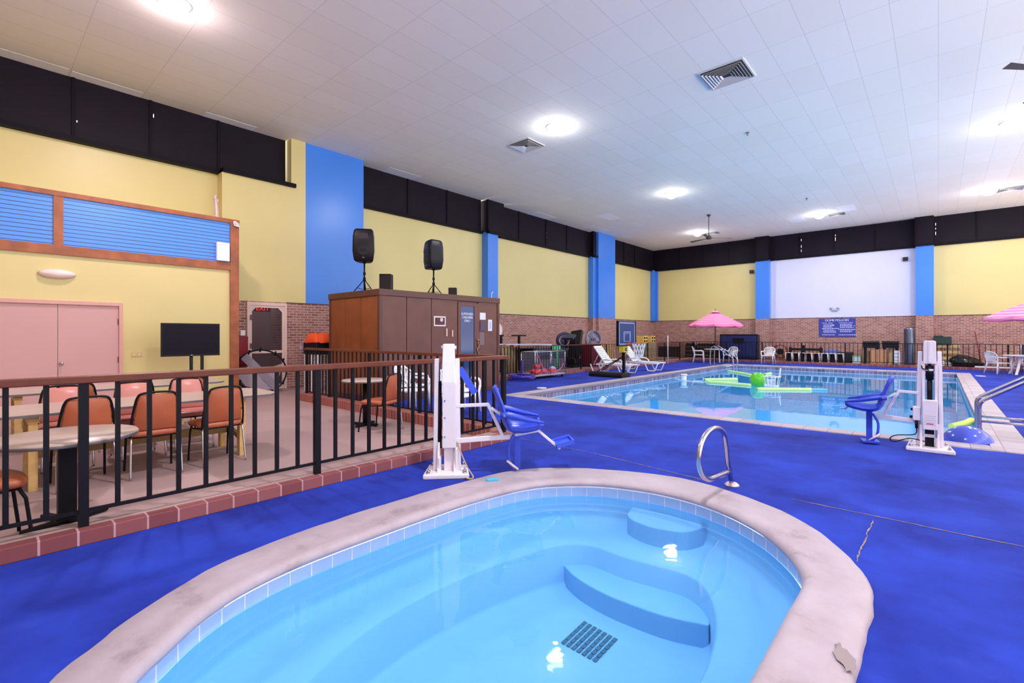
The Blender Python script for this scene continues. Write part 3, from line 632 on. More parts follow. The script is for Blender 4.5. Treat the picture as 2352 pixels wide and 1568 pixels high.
obj('fabric',MB().add([at_(.35,.95),at_(-1.0,.95),at_(-1.6,.93),at_(-2.4,.93),at_(3.3,.95),at_(2.9,.5)*1.0,Vector((-.1,-.1,Rz))],[(0,1,2,6),(2,3,4,6),(4,5,6)]),mat('grey_cloth2','#a59aa8',.8),t,solid=.01)
# ================= BROWN CABIN =================
CX0,CX1,CY0,CY1,CH=-11.3,-9.1,5.9,9.68,2.5
cab=thing('sauna_cabin','brown panelled wooden cabin with a glass strip door, behind the railing','cabin',(0,0,0))
MAHS=mat('sauna_side','#8d4c2a',.4,var=.15,vs=3,bump=.05,bs=40); MAHD=mat('sauna_trim','#5e362e',.35,var=.1,vs=4)
obj('body',MB().box(CX0+.03,CX1-.03,CY0+.03,CY1-.03,.0,CH-.05),MAH,cab)
pn=MB()
def yf(u): return yX(u,CX1)
def xs_(u): return xY(u,CY0)
ed=[CY0+.06]+[yf(u) for u in (934,991,1051)]
for i,(a,b) in enumerate(zip(ed,ed[1:])): obj('wall_panel',MB().box(CX1-.03,CX1,a+.008,b-.008,.12,CH-.14),MAH,cab,bevel=.003)
a,b=yf(1098),CY1-.06
obj('wall_panel',MB().box(CX1-.03,CX1,a+.01,b,.12,CH-.14),MAH,cab,bevel=.003)
sx=[CX0+.06]+[xs_(u) for u in (793,829)]+[CX1-.06]
for a,b in zip(sx,sx[1:]): obj('side_panel',MB().box(a+.008,b-.008,CY0,CY0+.03,.12,CH-.14),MAHS,cab,bevel=.003)
obj('frame',MB().box(CX1-.06,CX1+.02,CY0-.02,CY0+.06,0,CH-.14).box(CX0,CX0+.06,CY0-.02,CY0+.06,0,CH-.14).box(CX1-.06,CX1+.02,CY1-.06,CY1+.02,0,CH-.14)
    .box(CX0-.02,CX1+.03,CY0-.03,CY1+.03,CH-.14,CH).box(CX1-.02,CX1+.015,CY0,CY1,0,.12).box(CX0,CX1,CY0-.015,CY0+.02,0,.12),MAHD,cab,bevel=.006)
da,db=yf(1051)+.01,yf(1098)-.0;ga,gb=yf(1058),yf(1089)
gz0,gz1=.35,zAt(CX1,ga,702)
dr=obj('door',MB().box(CX1-.02,CX1+.012,da,ga,.1,CH-.18).box(CX1-.02,CX1+.012,gb,db,.1,CH-.18).box(CX1-.02,CX1+.012,ga,gb,.1,gz0).box(CX1-.02,CX1+.012,ga,gb,gz1,CH-.18),MAH,cab,bevel=.003)
obj('glass',MB().box(CX1-.012,CX1-.004,ga,gb,gz0,gz1),mat('door_glass','#2a4478',.08,spec=.8),dr)
zt=zAt(CX1,(ga+gb)/2,729)
text('lettering','SUPERVISED\nCHILDREN\nONLY',.088,mat('letter_white','#eef2ff',.5),dr,(CX1-.002,(ga+gb)/2,zt),(PI/2,0,PI/2),sx=.9)
yh=yf(1095);zh=zAt(CX1,yh,781)
obj('door_handle',MB().ball((CX1+.05,yh,zh),.035).cyl((CX1+.01,yh,zh),(CX1+.05,yh,zh),.015).tube(smoothpath([(CX1+.03,yh,zh-.06),(CX1+.04,yh+.05,zh-.15),(CX1+.03,yh-.02,zh-.26),(CX1+.04,yh+.05,zh-.38),(CX1+.03,yh+.02,zh-.5)],5),.014,6),mat('brass','#b8926a',.35,.8),dr)
# things fixed on the cabin front
def onfront(name,label,cat,u0,u1,v0,v1,m,d=.012):
    ya,yb=yf(u0),yf(u1);yc=(ya+yb)/2;z1=zAt(CX1,yc,v0);z0=zAt(CX1,yc,v1)
    t=thing(name,label,cat,(CX1+.001,yc,z0));h=z1-z0;w=(yb-ya)/2
    obj('board',MB().box(0,d,-w,w,0,h),m,t,bevel=.002);return t,w,h
t,w,h=onfront('no_smoking_sign','framed black and red NO SMOKING sign on the cabin wall','sign',996,1023,726,749,mat('sign_cream','#f0dcd8',.5))
obj('panel',MB().box(.012,.015,-w+.035,w-.035,.035,h-.035),mat('sign_black','#17141c',.4),t)
SR=mat('sign_red','#c8283a',.4)
text('lettering','N',.12,SR,t,(.017,-.06,h*.64),(PI/2,0,PI/2));
obj('round_symbol',MB().cyl((.015,.05,h*.64),(.019,.05,h*.64),.045,24),WHT,t)
obj('round_symbol_bar',MB().bar((.02,.025,h*.64+.02),(.02,.075,h*.64-.02),.004,.012),SR,t)
text('lettering','SMOKING',.07,SR,t,(.017,0,h*.3),(PI/2,0,PI/2),sx=.82)
onfront('notice_paper','small white paper notice at the top beside the cabin door','notice',1102,1115,718,734,mat('paper','#e6e4f0',.6),.006)
t,w,h=onfront('paper_holder','empty grey frame below the small white notice beside the cabin door','frame',1102,1114,737,760,mat('smoke_panel','#57465a',.3),.02)
t,w,h=onfront('thermometer_board','narrow white board at the right end of the cabin wall','thermometer',1120,1129,734,760,mat('paper','#e6e4f0',.6),.02)
obj('scale',MB().box(.02,.024,-.02,.02,.06,h-.06),mat('scale_blue','#9fb4ea',.5),t)
onfront('worn_patch','scratched grey patch low beside the cabin door','patch',1102,1112,763,792,mat('scuff','#7e686e',.5),.003)
onfront('cabin_hook','left one of two short pale strips under the NO SMOKING sign','strip',1023.5,1027,754,772,mat('strip_pink','#e0b0a4',.5),.02)
onfront('cabin_hook','right one of two short pale strips under the NO SMOKING sign','strip',1037,1040,758,773,mat('strip_pink','#e0b0a4',.5),.02)
# speakers on tripods standing on the roof
def speaker(label,u,v0,v1,rz,standlabel,d):
    Y=d;x=xY(u,Y);base=CH
    zt=zAt(x,Y,v0);zb=zAt(x,Y,v1);H=zt-zb
    t=thing('speaker_stand',standlabel,'speaker stand',(x,Y,base),rz)
    hh=zb-base+.02
    obj('pole',MB().cyl((0,0,.12),(0,0,hh),.02,12).cyl((0,0,hh*.6),(0,0,hh*.68),.032,12),BLK,t)
    obj('collar',MB().cyl((0,0,hh*.42),(0,0,hh*.52),.035,12),BLK,t)
    for k in range(3):
        a=2*PI*k/3+.5
        obj('leg',MB().tube([(0,0,hh*.47),(.32*math.cos(a),.32*math.sin(a),.012)],.012,8),BLK,t)
        obj('brace',MB().tube([(0,0,.14),(.19*math.cos(a),.19*math.sin(a),hh*.2)],.008,6),BLK,t)
    s=thing('loudspeaker',label,'loudspeaker',(x,Y,zb),rz)
    W=.2;sec=[(-.2,.19),(.2,.19),(.235,.1),(.15,-.2),(-.15,-.2),(-.235,.1)]
    prof=[(0,.0,.82),(.03,0,.95),(H*.3,0,1.08),(H*.75,0,1.05),(H-.05,0,.95),(H,0,.8)]
    rows=[]
    for z,_,f in prof:
        pts=smoothpath([(px*f,py*f,z) for px,py in sec],3,True);rows.append(pts)
    mb=MB().grid(rows,True,True);mb.add(rows[0],[tuple(range(len(rows[0])))[::-1]]);mb.add(rows[-1],[tuple(range(len(rows[-1])))])
    obj('cabinet',mb,BLACKP,s)
    g=MB().cyl((0,.195,H*.34),(0,.215,H*.34),.13,28)
    obj('grille',g,mat('grille','#2b2427',.7,bump=.8,bs=400),s)
    obj('horn',MB().prism([(-.13,-.07),(.13,-.07),(.1,.07),(-.1,.07)],.18,.215,Matrix.Translation((0,0,H*.77))@Matrix(((1,0,0,0),(0,0,1,0),(0,1,0,0),(0,0,0,1)))),mat('horn','#322b30',.35),s)
    for sx in (-1,1): obj('port',MB().cbox((sx*.175,.195,H*.6),(.05,.03,.1),0,0,sx*.5),mat('port_black','#060508',.6),s)
    obj('side_handle',MB().bar((.245,.03,H*.35),(.245,.03,H*.62),.02,.02),BLACKP,s)
    obj('badge',MB().box(-.02,.02,.2,.218,H*.1,H*.1+.015),CHR,s)
    obj('bracket',MB().cyl((0,0,-.03),(0,0,.02),.045,12),BLK,s)
speaker('black loudspeaker on a tripod in front of the blue pilaster, facing the room',837,528,602,-2.25,'black tripod stand under the left loudspeaker on the cabin roof',6.6)
speaker('black loudspeaker on a tripod on the cabin roof, turned sideways, against the yellow wall',996,553,618,2.85,'black tripod stand under the right loudspeaker on the cabin roof',8.3)
def boxspk(u0,u1,v0,Y,label):
    x0=xY(u0,Y);x1=xY(u1,Y);x=(x0+x1)/2;z=zAt(x,Y,v0)
    t=thing('small_speaker',label,'speaker',(x,Y,CH),TH);w=(x1-x0)/2*.95
    t2=-x*SI+Y*CO;w=(u1-u0)/F*t2/2*.9
    obj('cabinet',MB().box(-w,w,-w*.9,w*.9,0,z-CH),BLACKP,t,bevel=.008)
    obj('grille',MB().box(-w*.85,w*.85,-w*.9-.008,-w*.9,.05,z-CH-.03),MATS['grille'],t)
boxspk(873,902,630,7.2,'black box speaker standing on the cabin roof beside the left tripod')
boxspk(1030,1050,661,9.0,'small black box speaker at the far end of the cabin roof')
t=thing('roof_hook','thin white hooked wire at the right end of the cabin roof','wire',(CX1-.1,yX(1135,CX1-.1)-.1,CH))
obj('wire',MB().tube(smoothpath([(0,0,0),(0,0,.1),(0,.03,.17),(0,.06,.16)],5),.008,6),WHT,t)
# bin with orange cover
x,y=G(738,880)[:2]
Y=6.15;x=xY(738,Y);z1=zAt(x,Y,766);z0=zAt(x,Y,797)
t=thing('covered_bin','black bin with a bright orange cover on white legs left of the brown cabin','bin',(x-.05,Y-.05,.0))
obj('body',MB().prism([(-.36,-.25),(.36,-.25),(.36,.25),(-.36,.25)],.98,zAt(x,Y,785)),BLACKP,t,bevel=.03)
for lx in (-.3,.08,.32):
    for ly in (-.2,.2): obj('leg',MB().box(lx-.035,lx+.035,ly-.03,ly+.03,0,.98),WHT,t)
zb=zAt(x,Y,785)
rows=[]
for f,z in ((1.02,zb-.02),(1.04,zb+.03),(.93,zb+.1),(.8,z1-.02),(.6,z1+.01),(.02,z1)):
    rows.append([Vector((.37*f*math.copysign(abs(math.cos(a))**.5,math.cos(a))+.02*math.sin(5*a),.26*f*math.copysign(abs(math.sin(a))**.5,math.sin(a)),z+.012*math.sin(4*a))) for a in [2*PI*k/32 for k in range(32)]])
obj('cover',MB().grid(rows,True,True),mat('orange_cloth','#ff5a1e',.6),t)
obj('strap',MB().tube(smoothpath([(-.4,-.2,zb),(-.5,-.25,zb-.1),(-.45,-.25,zb-.2),(-.38,-.22,zb-.12)],5),.02,6),mat('lilac','#b49cc8',.5),t)
# ================= MONOBLOC CHAIRS =================
def monobloc(label,fan=True,group=None):
    t=thing('plastic_armchair',label,'chair',group=group)
    seat=smoothpath([(-.2,-.2,0),(.2,-.2,0),(.24,0,0),(.23,.2,0),(-.23,.2,0),(-.24,0,0)],5,True)
    s=MB();R_=lambda f,z:[Vector((p.x*f,p.y*f,z)) for p in seat]
    s.grid([R_(.02,.405),R_(.9,.405),R_(1.0,.395),R_(1.03,.415),R_(1,.432),R_(.9,.43),R_(.6,.42),R_(.02,.418)],True,True)
    obj('seat',s,WHT,t)
    M=Matrix.Translation((0,-.2,.43))@Matrix.Rotation(math.radians(12),4,'X')
    out=[(-.2,0),(-.245,.16),(-.24,.3),(-.17,.4),(0,.445),(.17,.4),(.24,.3),(.245,.16),(.2,0)]
    op=smoothpath([M@Vector((x,-.07*(1-(x/.26)**2),z)) for x,z in out],4)
    b=MB().tube(op,.017,8)
    b.bar(M@Vector((-.2,-.02,.06)),M@Vector((.2,-.02,.06)),.02,.05)
    for k in range(9):
        f=(k-4)/4;x0=f*.15;x1=f*.225;zt=.445-.16*abs(f)**2.2
        b.bar(M@Vector((x0,-.04,.06)),M@Vector((x1*.96,-.07*(1-(x1/.26)**2),zt)),.024,.01,up=(0,1,0))
    obj('backrest',b,WHT,t)
    for sx in (-1,1):
        arm=smoothpath([M@Vector((sx*.24,0,.22)),Vector((sx*.285,-.08,.63)),Vector((sx*.295,.1,.635)),Vector((sx*.285,.2,.6)),Vector((sx*.28,.22,.5))],4)
        obj('armrest',MB().tube(arm,[.016+.012*math.sin(PI*i/(len(arm)-1)) for i in range(len(arm))],8),WHT,t)
        obj('leg',MB().tube([(sx*.28,.22,.52),(sx*.25,.22,.38),(sx*.27,.25,0)],[.022,.026,.016],8),WHT,t)
        obj('leg',MB().tube([(sx*.21,-.21,.45),(sx*.22,-.22,.38),(sx*.27,-.29,0)],[.02,.026,.016],8),WHT,t)
    return t
gw='white plastic chairs in front of the brown cabin'
m0=monobloc('white plastic armchair farthest left in front of the cabin, behind the brown chair',group=gw);m0.location=(-8.4,6.25,0);m0.rotation_euler=(0,0,-1.2)
dup(m0,(-7.68,5.7,0),-1.5,'white plastic armchair seen through the railing just left of the near pool lift')
dup(m0,(-6.95,6.35,0),-1.7,'white plastic armchair seen directly behind the near pool lift mast')
dup(m0,(-6.4,5.75,0),-1.25,'white plastic armchair before the cabin door, right of the near pool lift mast')
gr='white plastic chairs around the far pool deck'
c=G(1607,832);dup(m0,(c.x,c.y-.1,0),-1.3,'white plastic armchair left of the small table under the pink parasol',gr)
c=G(1663,833);dup(m0,(c.x+.25,c.y+.25,0),2.9,'white plastic armchair behind the far pool ladder rails',gr)
c=G(1766,835);dup(m0,(c.x,c.y-.1,0),PI,'white plastic armchair alone in front of the rear fence',gr)
c=G(2293,858);dup(m0,(c.x,c.y,0),-.9,'white plastic armchair beside the white table at the right edge',gr)
# ================= POOL LIFTS =================
LW=mat('lift_white','#e9e0ea',.35,var=.02,vs=4);BP=mat('seat_blue','#2f49c9',.3);BP2=mat('strap_blue','#3450d6',.45)
def lift(loc,rz,label,side,front,off=0):
    # local x points from the mast to the seat; local -y faces the photographer
    t=thing('pool_lift',label,'pool lift',loc,rz)
    bpm=MB().prism([(-.24,-.2),(.24,-.2),(.21,.22),(-.21,.22)],.0,.05)
    bp=obj('base_plate',bpm,LW,t,bevel=.012)
    for x_,y_ in ((-.19,-.15),(.19,-.15),(-.17,.16),(.17,.16),(-.19,-.08),(.19,-.08)):
        obj('anchor_bolt',MB().cyl((x_,y_,.05),(x_,y_,.062),.024,6).cyl((x_,y_,.062),(x_,y_,.09),.01,10),CHR,bp)
    for sx in (-1,1):
        obj('upright',MB().bar((sx*(.115 if front else .125),.02,.05),(sx*(.095 if front else .11),.02,1.28 if front else 1.24),.045,.11,up=(0,1,0)),LW,t,bevel=.006)
        obj('foot_gusset',MB().prism([(-.13,0),(.13,0),(.05,.3),(-.05,.3)],-.012,.012,Matrix.Translation((sx*.085,0,.05))@Matrix(((0,0,1,0),(1,0,0,0),(0,1,0,0),(0,0,0,1)))),LW,t)
    if front:
        obj('head_cover',MB().prism([(-.065,.13),(.065,.13),(.06,.42),(.05,.43),(-.05,.43),(-.06,.42)],-.09,.06,Matrix.Translation((0,0,.99))@Matrix(((1,0,0,0),(0,0,1,0),(0,1,0,0),(0,0,0,1)))),LW,t,bevel=.012)
        obj('head_rib',MB().box(-.018,.018,-.105,-.09,1.13,1.42),LW,t,bevel=.01)
        obj('front_frame',MB().box(-.075,-.048,-.08,-.02,.62,1.15).box(.048,.075,-.08,-.02,.62,1.15).box(-.075,.075,-.08,-.02,1.12,1.15),LW,t,bevel=.005)
        ac=obj('actuator',MB().cyl((0,-.04,.6),(0,-.04,.92),.027,16).cyl((0,-.04,.92),(0,-.04,1.1),.04,16).cyl((0,-.04,1.1),(0,-.04,1.16),.018,12),BLK,t)
        obj('label_band',MB().cyl((0,-.04,1.03),(0,-.04,1.055),.0415,16),WHT,ac)
        cv=obj('front_cover',MB().prism([(-.07,.28),(.07,.28),(.078,.66),(-.078,.66)],-.14,-.05,Matrix(((1,0,0,0),(0,0,1,0),(0,1,0,0),(0,0,0,1)))),LW,t,bevel=.01)
        ln=MB()
        for k in range(5): ln.box(-.055,.055-.01*(k%2),-.1415,-.139,.455-.028*k,.459-.028*k)
        obj('printed_line',ln,mat('print_grey','#a69fb2',.5),cv)
        obj('red_bar',MB().box(-.035,.035,-.142,-.139,.352,.362),mat('warn_red','#c8202c',.4),cv)
        bx=obj('control_box',MB().box(side*-.24 if False else .11*side,.25*side,-.1,.02,.36,.58) if side>0 else MB().box(-.17,-.09,-.1,.02,.38,.56),LW,t,bevel=.012)
        obj('connector',MB().cyl((.17*side,-.05,.42),(.2*side,-.05,.42),.018,12).cyl((.17*side,-.05,.52),(.19*side,-.05,.52),.016,12).cyl((.13*side,-.08,.28),(.13*side,-.08,.38),.016,12),BLK,bx)
        obj('cable',MB().tube(smoothpath([(.13*side,-.08,.29),(.15*side,-.1,.2),(.33*side,-.12,.17),(.4*side,-.12,.12),(.36*side,-.12,.08),(.2*side,-.1,.14),(.05*side,-.1,.12)],6),.007,6).tube(smoothpath([(-.08,-.07,1.1),(-.07,-.1,1.06),(-.02,-.09,1.05),(0,-.05,1.03)],5),.007,6),BLK,t)
        obj('inner_column',MB().box(-.045,.045,-.03,.05,.05,.6),BLK,t);obj('clevis',MB().box(-.08,-.055,-.05,.05,.05,.28).box(.055,.08,-.05,.05,.05,.28).box(-.08,.08,-.05,-.02,.17,.21),LW,t,bevel=.004)
    else:
        obj('mast_cover',MB().prism([(-.06,.42),(.06,.42),(.075,.0),(-.075,.0)],0,.13,Matrix.Translation((.02,-.1,0.98))@Matrix(((1,0,0,0),(0,0,1,0),(0,1,0,0),(0,0,0,1)))),mat('lift_bright','#f6f4f6',.35),t,bevel=.01)
        obj('hinge_pin',MB().cyl((-.06,-.03,1.36),(.1,-.03,1.36),.02,14),LW,t)
        obj('main_channel',MB().box(-.045,.1,-.1,.05,.3,.985),LW,t,bevel=.006)
        bl2=MB()
        for z in (.8,.62,.42): bl2.cyl((-.02,-.1,z),(-.02,-.106,z),.009,10)
        obj('bolt',bl2,CHR,t)
        obj('actuator',MB().cyl((-.085,-.0,.28),(-.085,-.0,1.0),.028,14),BLK,t)
        obj('lower_column',MB().box(-.03,.07,-.05,.05,.05,.34),LW,t,bevel=.004)
        obj('clevis',MB().box(-.085,-.06,-.12,.02,.05,.2).box(.09,.115,-.12,.02,.05,.3),LW,t,bevel=.004)
        obj('cord',MB().tube(smoothpath([(.11,-.05,.35),(.16,-.08,.22),(.22,-.13,.1),(.28,-.2,.02),(.24,-.24,.012),(.2,-.2,.012)],6),.008,6),mat('beige_cord','#b59a78',.6),t)
    s=1 if side>0 else -1
    X=lambda v:(v+(off if v>.3 else 0))*s
    for yy in (0,):
        obj('upper_arm',MB().bar((X(.1),-.02,.735),(X(.45),-.02,.745),.04,.035),LW,t,bevel=.005)
        obj('lower_arm',MB().bar((X(.1),-.02,.36),(X(.68),-.02,.395),.045,.05),LW,t,bevel=.005)
    sf=obj('seat_frame',MB().bar((X(.44),-.02,.745),(X(.6),-.02,.40),.04,.035).bar((X(.47),-.1,.72),(X(.62),-.1,.62),.03,.03),LW,t,bevel=.004)
    st=MB()  # bucket: side profile swept across
    prof=[(.50,.93),(.515,.86),(.56,.74),(.59,.62),(.62,.53),(.68,.47),(.8,.455),(.93,.475),(1.0,.5),(1.01,.515)]
    pp=smoothpath([(a,0,b) for a,b in prof],3)
    rows=[]
    n=len(pp)
    for i,p in enumerate(pp):
        f=i/(n-1);w=.2+.02*math.sin(f*PI) - (.07*(1-min(1,f/.12))**2) - (.04*max(0,(f-.92)/.08))
        rows.append([Vector((X(p.x+(.03 if f<.5 else 0)*((y_/w)**2)),y_,p.z+.05*abs(y_/w)**3*(1 if f>.35 else .2))) for y_ in [w*(-1+2*k/10) for k in range(11)]])
    obj('seat_shell',MB().grid(rows,True),BP,t,solid=.03,bevel=0)
    for y_ in (-.24,.24):
        a=obj('armrest',MB().tube([(X(.56),y_,.66),(X(.64),y_,.665),(X(.85),y_,.61),(X(1.02),y_*.97,.575)],[.03,.034,.026,.012],8),BP,t)
        obj('pivot',MB().cyl((X(.6),y_*1.0,.665),(X(.6),y_*1.16,.665),.014,10),CHR,a)
    obj('seat_post',MB().cbox((X(.76),.02,.23),(.07,.02,.42)),BP2,t,bevel=.005)
    obj('foot_strap',MB().tube(smoothpath([(X(.72),-.05,.42),(X(.66),-.06,.3),(X(.67),-.06,.14),(X(.73),-.05,.03)],4),.016,6),BP2,t)
    obj('strap_buckle',MB().tube([(X(.64),-.08,.15),(X(.7),-.08,.1),(X(.76),-.06,.05)],.014,6),LW,t)
    return t
def footrest(t,s):
    X=lambda v:v*s
    obj('footrest_arm',MB().bar((X(.98),-.02,.46),(X(1.22),-.05,.26),.03,.025).bar((X(.66),-.02,.40),(X(1.0),-.02,.46),.03,.03),LW,t,bevel=.003)
    M=Matrix.Translation((X(1.27),.02,.31))@Matrix.Rotation(-.25*s,4,'Y')
    fr=MB().box(-.1,.1,-.14,.14,-.008,.004,M).box(-.1,-.085,-.14,.14,0,.035,M).box(.085,.1,-.14,.14,0,.035,M).box(-.1,.1,-.14,-.125,0,.035,M).box(-.1,.1,.125,.14,0,.035,M)
    obj('footrest',fr,mat('foot_blue','#3d5ee0',.35),t,bevel=.004)
A=G(1027,1088)
l1=lift((A.x,A.y,.0),TH+.08,'white pool lift with a blue seat standing beside the hot tub',1,False)
footrest(l1,1)
x,y=G(1062,912,.5)[:2]
obj('blue_paddle',MB().bar((.3,.05,.86),(.13,.12,1.13),.07,.02,up=(0,1,0)),BP2,l1)
A=G(2135,1033)
l2=lift((A.x,A.y,.0),.04,'white pool lift with a blue seat at the near edge of the swimming pool',-1,True,-.13)
obj('footrest',MB().cbox((-.62,.0,.03),(.2,.2,.03),.2),BP,l2,bevel=.006)
obj('hinge_bracket',MB().bar((-.86,0,.49),(-.91,0,.44),.03,.025).bar((-.88,.0,.46),(-.96,0,.44),.012,.012),CHR,l2)
# ================= STAINLESS RAILS =================
P0=G(1681,1114);X0,Y0=P0.x,P0.y
t=thing('grab_rail','stainless loop grab rail mounted at the back of the hot tub','handrail',(X0,Y0,0))
lp=[]
for u,v in ((1672,1060),(1667,1015),(1661,992),(1646,983),(1628,990),(1614,1010),(1607,1035),(1606,1065),(1612,1088),(1625,1100),(1640,1097),(1674,1083)):
    y_=yX(u,X0);lp.append((0,y_-Y0,zAt(X0,y_,v)))
path=smoothpath([(0,0,0)]+lp,5)
obj('rail',MB().tube(path,.0235,14),CHR,t)
obj('escutcheon',MB().lathe([(.07,0),(.068,.01),(.045,.028),(.026,.034)],24),mat('worn_cap','#d8c8cc',.3,.5),t)
def ladder(x,y,label,dy,pts,r=.022,extra=None):
    t=thing('pool_handrail',label,'handrail',(x,y,0))
    for k in (0,1):
        obj('rail',MB().tube(smoothpath([(p[0],k*dy,p[1]) for p in pts],5),r,12),CHR,t)
        if extra:
            obj('cross_rail',MB().tube([(extra[0],k*dy,extra[2]),(extra[1],k*dy,extra[2]-.01)],.02,10),CHR,t)
    return t
ladder(-8.2,23.6,'pair of curved stainless rails at the far left corner of the pool',.55,[(0,.0),(0,.4),(.03,.82),(.15,.93),(.3,.88),(.85,.52),(1.02,.38),(1.06,.2),(1.06,-.25)],.022,(0,.9,.02))
ladder(.44,9.62,'stainless stair rail pair rising from the near right corner of the pool',.55,[(0,-1.0),(0,-.3),(0,.3),(0,.47),(.03,.545),(.1,.6),(.58,.93),(.72,.98),(.86,.93),(.95,.8),(.97,.5),(.97,.0)],.027,(0,.97,.26))
# blue ball floating under the rail, yellow float
A=G(2242,1003,-.1)
o=obj('exercise_ball',MB().ball((0,0,0),.285,.285,.27,32,18),mat('ball_blue','#4a5cd8',.18,coat=.3),loc=(.31,9.34,-.06));tag(o,'blue inflatable ball floating at the near right corner of the pool','ball')
t=thing('pool_noodle','short pale yellow foam float beside the blue ball','pool float',(.3,11.7,-.14),.9)
obj('foam',MB().tube([(-.2,0,0),(.1,0,.05),(.25,0,.1)],.06,10),mat('foam_yellow','#dff07a',.7),t)
# skimmer lids
for k,(u,v,lab) in enumerate(((1244,891,'round white skimmer lid in the carpet near the left corner of the pool'),(2252,863.5,'round white skimmer lid in the carpet beyond the right side of the pool'))):
    A=G(u,v);t=thing('skimmer_lid',lab,'drain cover',(A.x,A.y,.001),group='white skimmer lids');obj('lid',MB().lathe([(.0,.0),(.14,0),(.14,.008),(.13,.012),(0,.012)],32),WHT,t);obj('finger_hole',MB().cyl((.06,0,.0122),(.06,0,.0135),.012,10).cyl((-.06,0,.0122),(-.06,0,.0135),.012,10),BLACKP,t)
# leaf crumbs
# ================= LOUNGERS =================
def lounger(label,group=None):
    t=thing('sun_lounger',label,'sun lounger',group=group)   # head at -x, foot at +x
    for sy in (-1,1):
        sp=smoothpath([(-.55,sy*.3,.33),(-.2,sy*.31,.36),(.3,sy*.31,.34),(.85,sy*.3,.33),(1.0,sy*.29,.34)],4)
        obj('side_rail',MB().grid([[p+Vector((0,dy,dz)) for dy,dz in((-.02,-.035),(.02,-.035),(.02,.035),(-.02,.035),(-.02,-.035))] for p in sp],False),WHT,t)
        obj('armrest',MB().tube(smoothpath([(-.35,sy*.33,.38),(-.25,sy*.35,.5),(.1,sy*.35,.5),(.25,sy*.33,.38)],4),.022,8),WHT,t)
        for x0 in (-.55,.65):
            obj('leg',MB().tube(smoothpath([(x0-.28,sy*.3,.33),(x0-.16,sy*.3,.05),(x0-.1,sy*.3,.02),(x0+.1,sy*.3,.02),(x0+.16,sy*.3,.05),(x0+.28,sy*.3,.33)],3),.026,8),WHT,t)
    b=MB()
    for k in range(13): b.box(-.15+k*.09,-.085+k*.09,-.28,.28,.345,.362)
    sl=obj('slat_bed',b.box(-.2,1.0,-.03,.03,.33,.346),WHT,t)
    M=Matrix.Translation((-.18,0,.36))@Matrix.Rotation(math.radians(52),4,'Y')
    b=MB().box(-.82,0,-.29,-.25,-.015,.03,M).box(-.82,0,.25,.29,-.015,.03,M)
    for k in range(9): b.box(-.82+k*.09,-.755+k*.09,-.26,.26,-.008,.012,M)
    b.box(-.84,-.8,-.29,.29,-.015,.03,M)
    obj('backrest',b,WHT,t);obj('back_support',MB().tube([M@Vector((-.5,-.2,0)),(-.75,-.2,.3),(-.75,.2,.3),M@Vector((-.5,.2,0))],.014,6),WHT,t)
    return t
l=lounger('white slatted sun lounger nearer the camera, behind the basketball stand base','white sun loungers');l.location=(-9.55,16.7,0)
dup(l,(-9.4,18.7,0),0,'white slatted sun lounger farther away, right behind the basketball net')
# ================= BASKETBALL STAND =================
t=thing('basketball_stand','portable basketball stand with black base beside the left pool edge','basketball hoop',(-8.2,15.1,0))
sec=[(-.3,0),(.3,0),(.3,.1),(.22,.17),(-.22,.17),(-.3,.1)]
b=MB().prism([(y,z) for y,z in sec],-1.25,.1,Matrix(((0,0,1,0),(1,0,0,0),(0,1,0,0),(0,0,0,1))))
obj('base',b,BLACKP,t,bevel=.02)
obj('pole',MB().box(-.04,.04,-.04,.04,.12,1.25),BLK,t)
for sy in (-.14,.14): obj('brace',MB().tube([(-1.0,sy,.16),(0,sy*.2,.75)],.015,8),BLK,t)
bd=obj('backboard',MB().box(.1,.13,-.6,.6,1.12,1.95),mat('board_navy','#2a4272',.3),t,bevel=.02)
e=MB()
def rect(y0,y1,z0,z1,w,x0=.13,x1=.134): e.box(x0,x1,y0,y1,z0,z0+w).box(x0,x1,y0,y1,z1-w,z1).box(x0,x1,y0,y0+w,z0,z1).box(x0,x1,y1-w,y1,z0,z1)
rect(-.56,.56,1.16,1.91,.025);rect(-.25,.25,1.25,1.6,.022);rect(-.19,.19,1.25,1.54,.012)
obj('white_line',e,mat('board_line','#b6c4e8',.5),bd)
obj('board_frame',MB().box(.06,.1,-.62,.62,1.1,1.13).box(.06,.1,-.62,.62,1.94,1.97).box(.06,.14,-.63,-.6,1.1,1.97).box(.06,.14,.6,.63,1.1,1.97),BLK,t)
rc=Vector((.56,.02,1.2));
obj('rim',MB().box(.12,.36,-.05,.05,1.16,1.2).tube([rc+Vector((.23*math.cos(a),.23*math.sin(a),0)) for a in [2*PI*k/28 for k in range(28)]],.012,8,closed=True).box(.12,.2,-.06,.06,1.14,1.22),mat('rim_orange','#e85a3c',.4),t)
n=MB()
for k in range(12):
    for s_ in (1,-1):
        pts=[]
        for i in range(7):
            f=i/6;a=2*PI*(k+s_*f*1.5)/12;r=.225-.10*f**.8;pts.append(rc+Vector((r*math.cos(a),r*math.sin(a),-.5*f)))
        n.tube(pts,.009,4,caps=False)
obj('net',n,WHT,t)
obj('adjuster',MB().box(-.1,.08,-.16,.16,.88,1.1).box(-.06,.1,-.1,.1,1.1,1.2),mat('yellow_sticker','#e0c828',.5),t,bevel=.02)
obj('warning_mark',MB().box(.08,.084,-.08,.08,.93,.96).box(.08,.084,-.06,.06,.98,1.03),BLACKP,t)
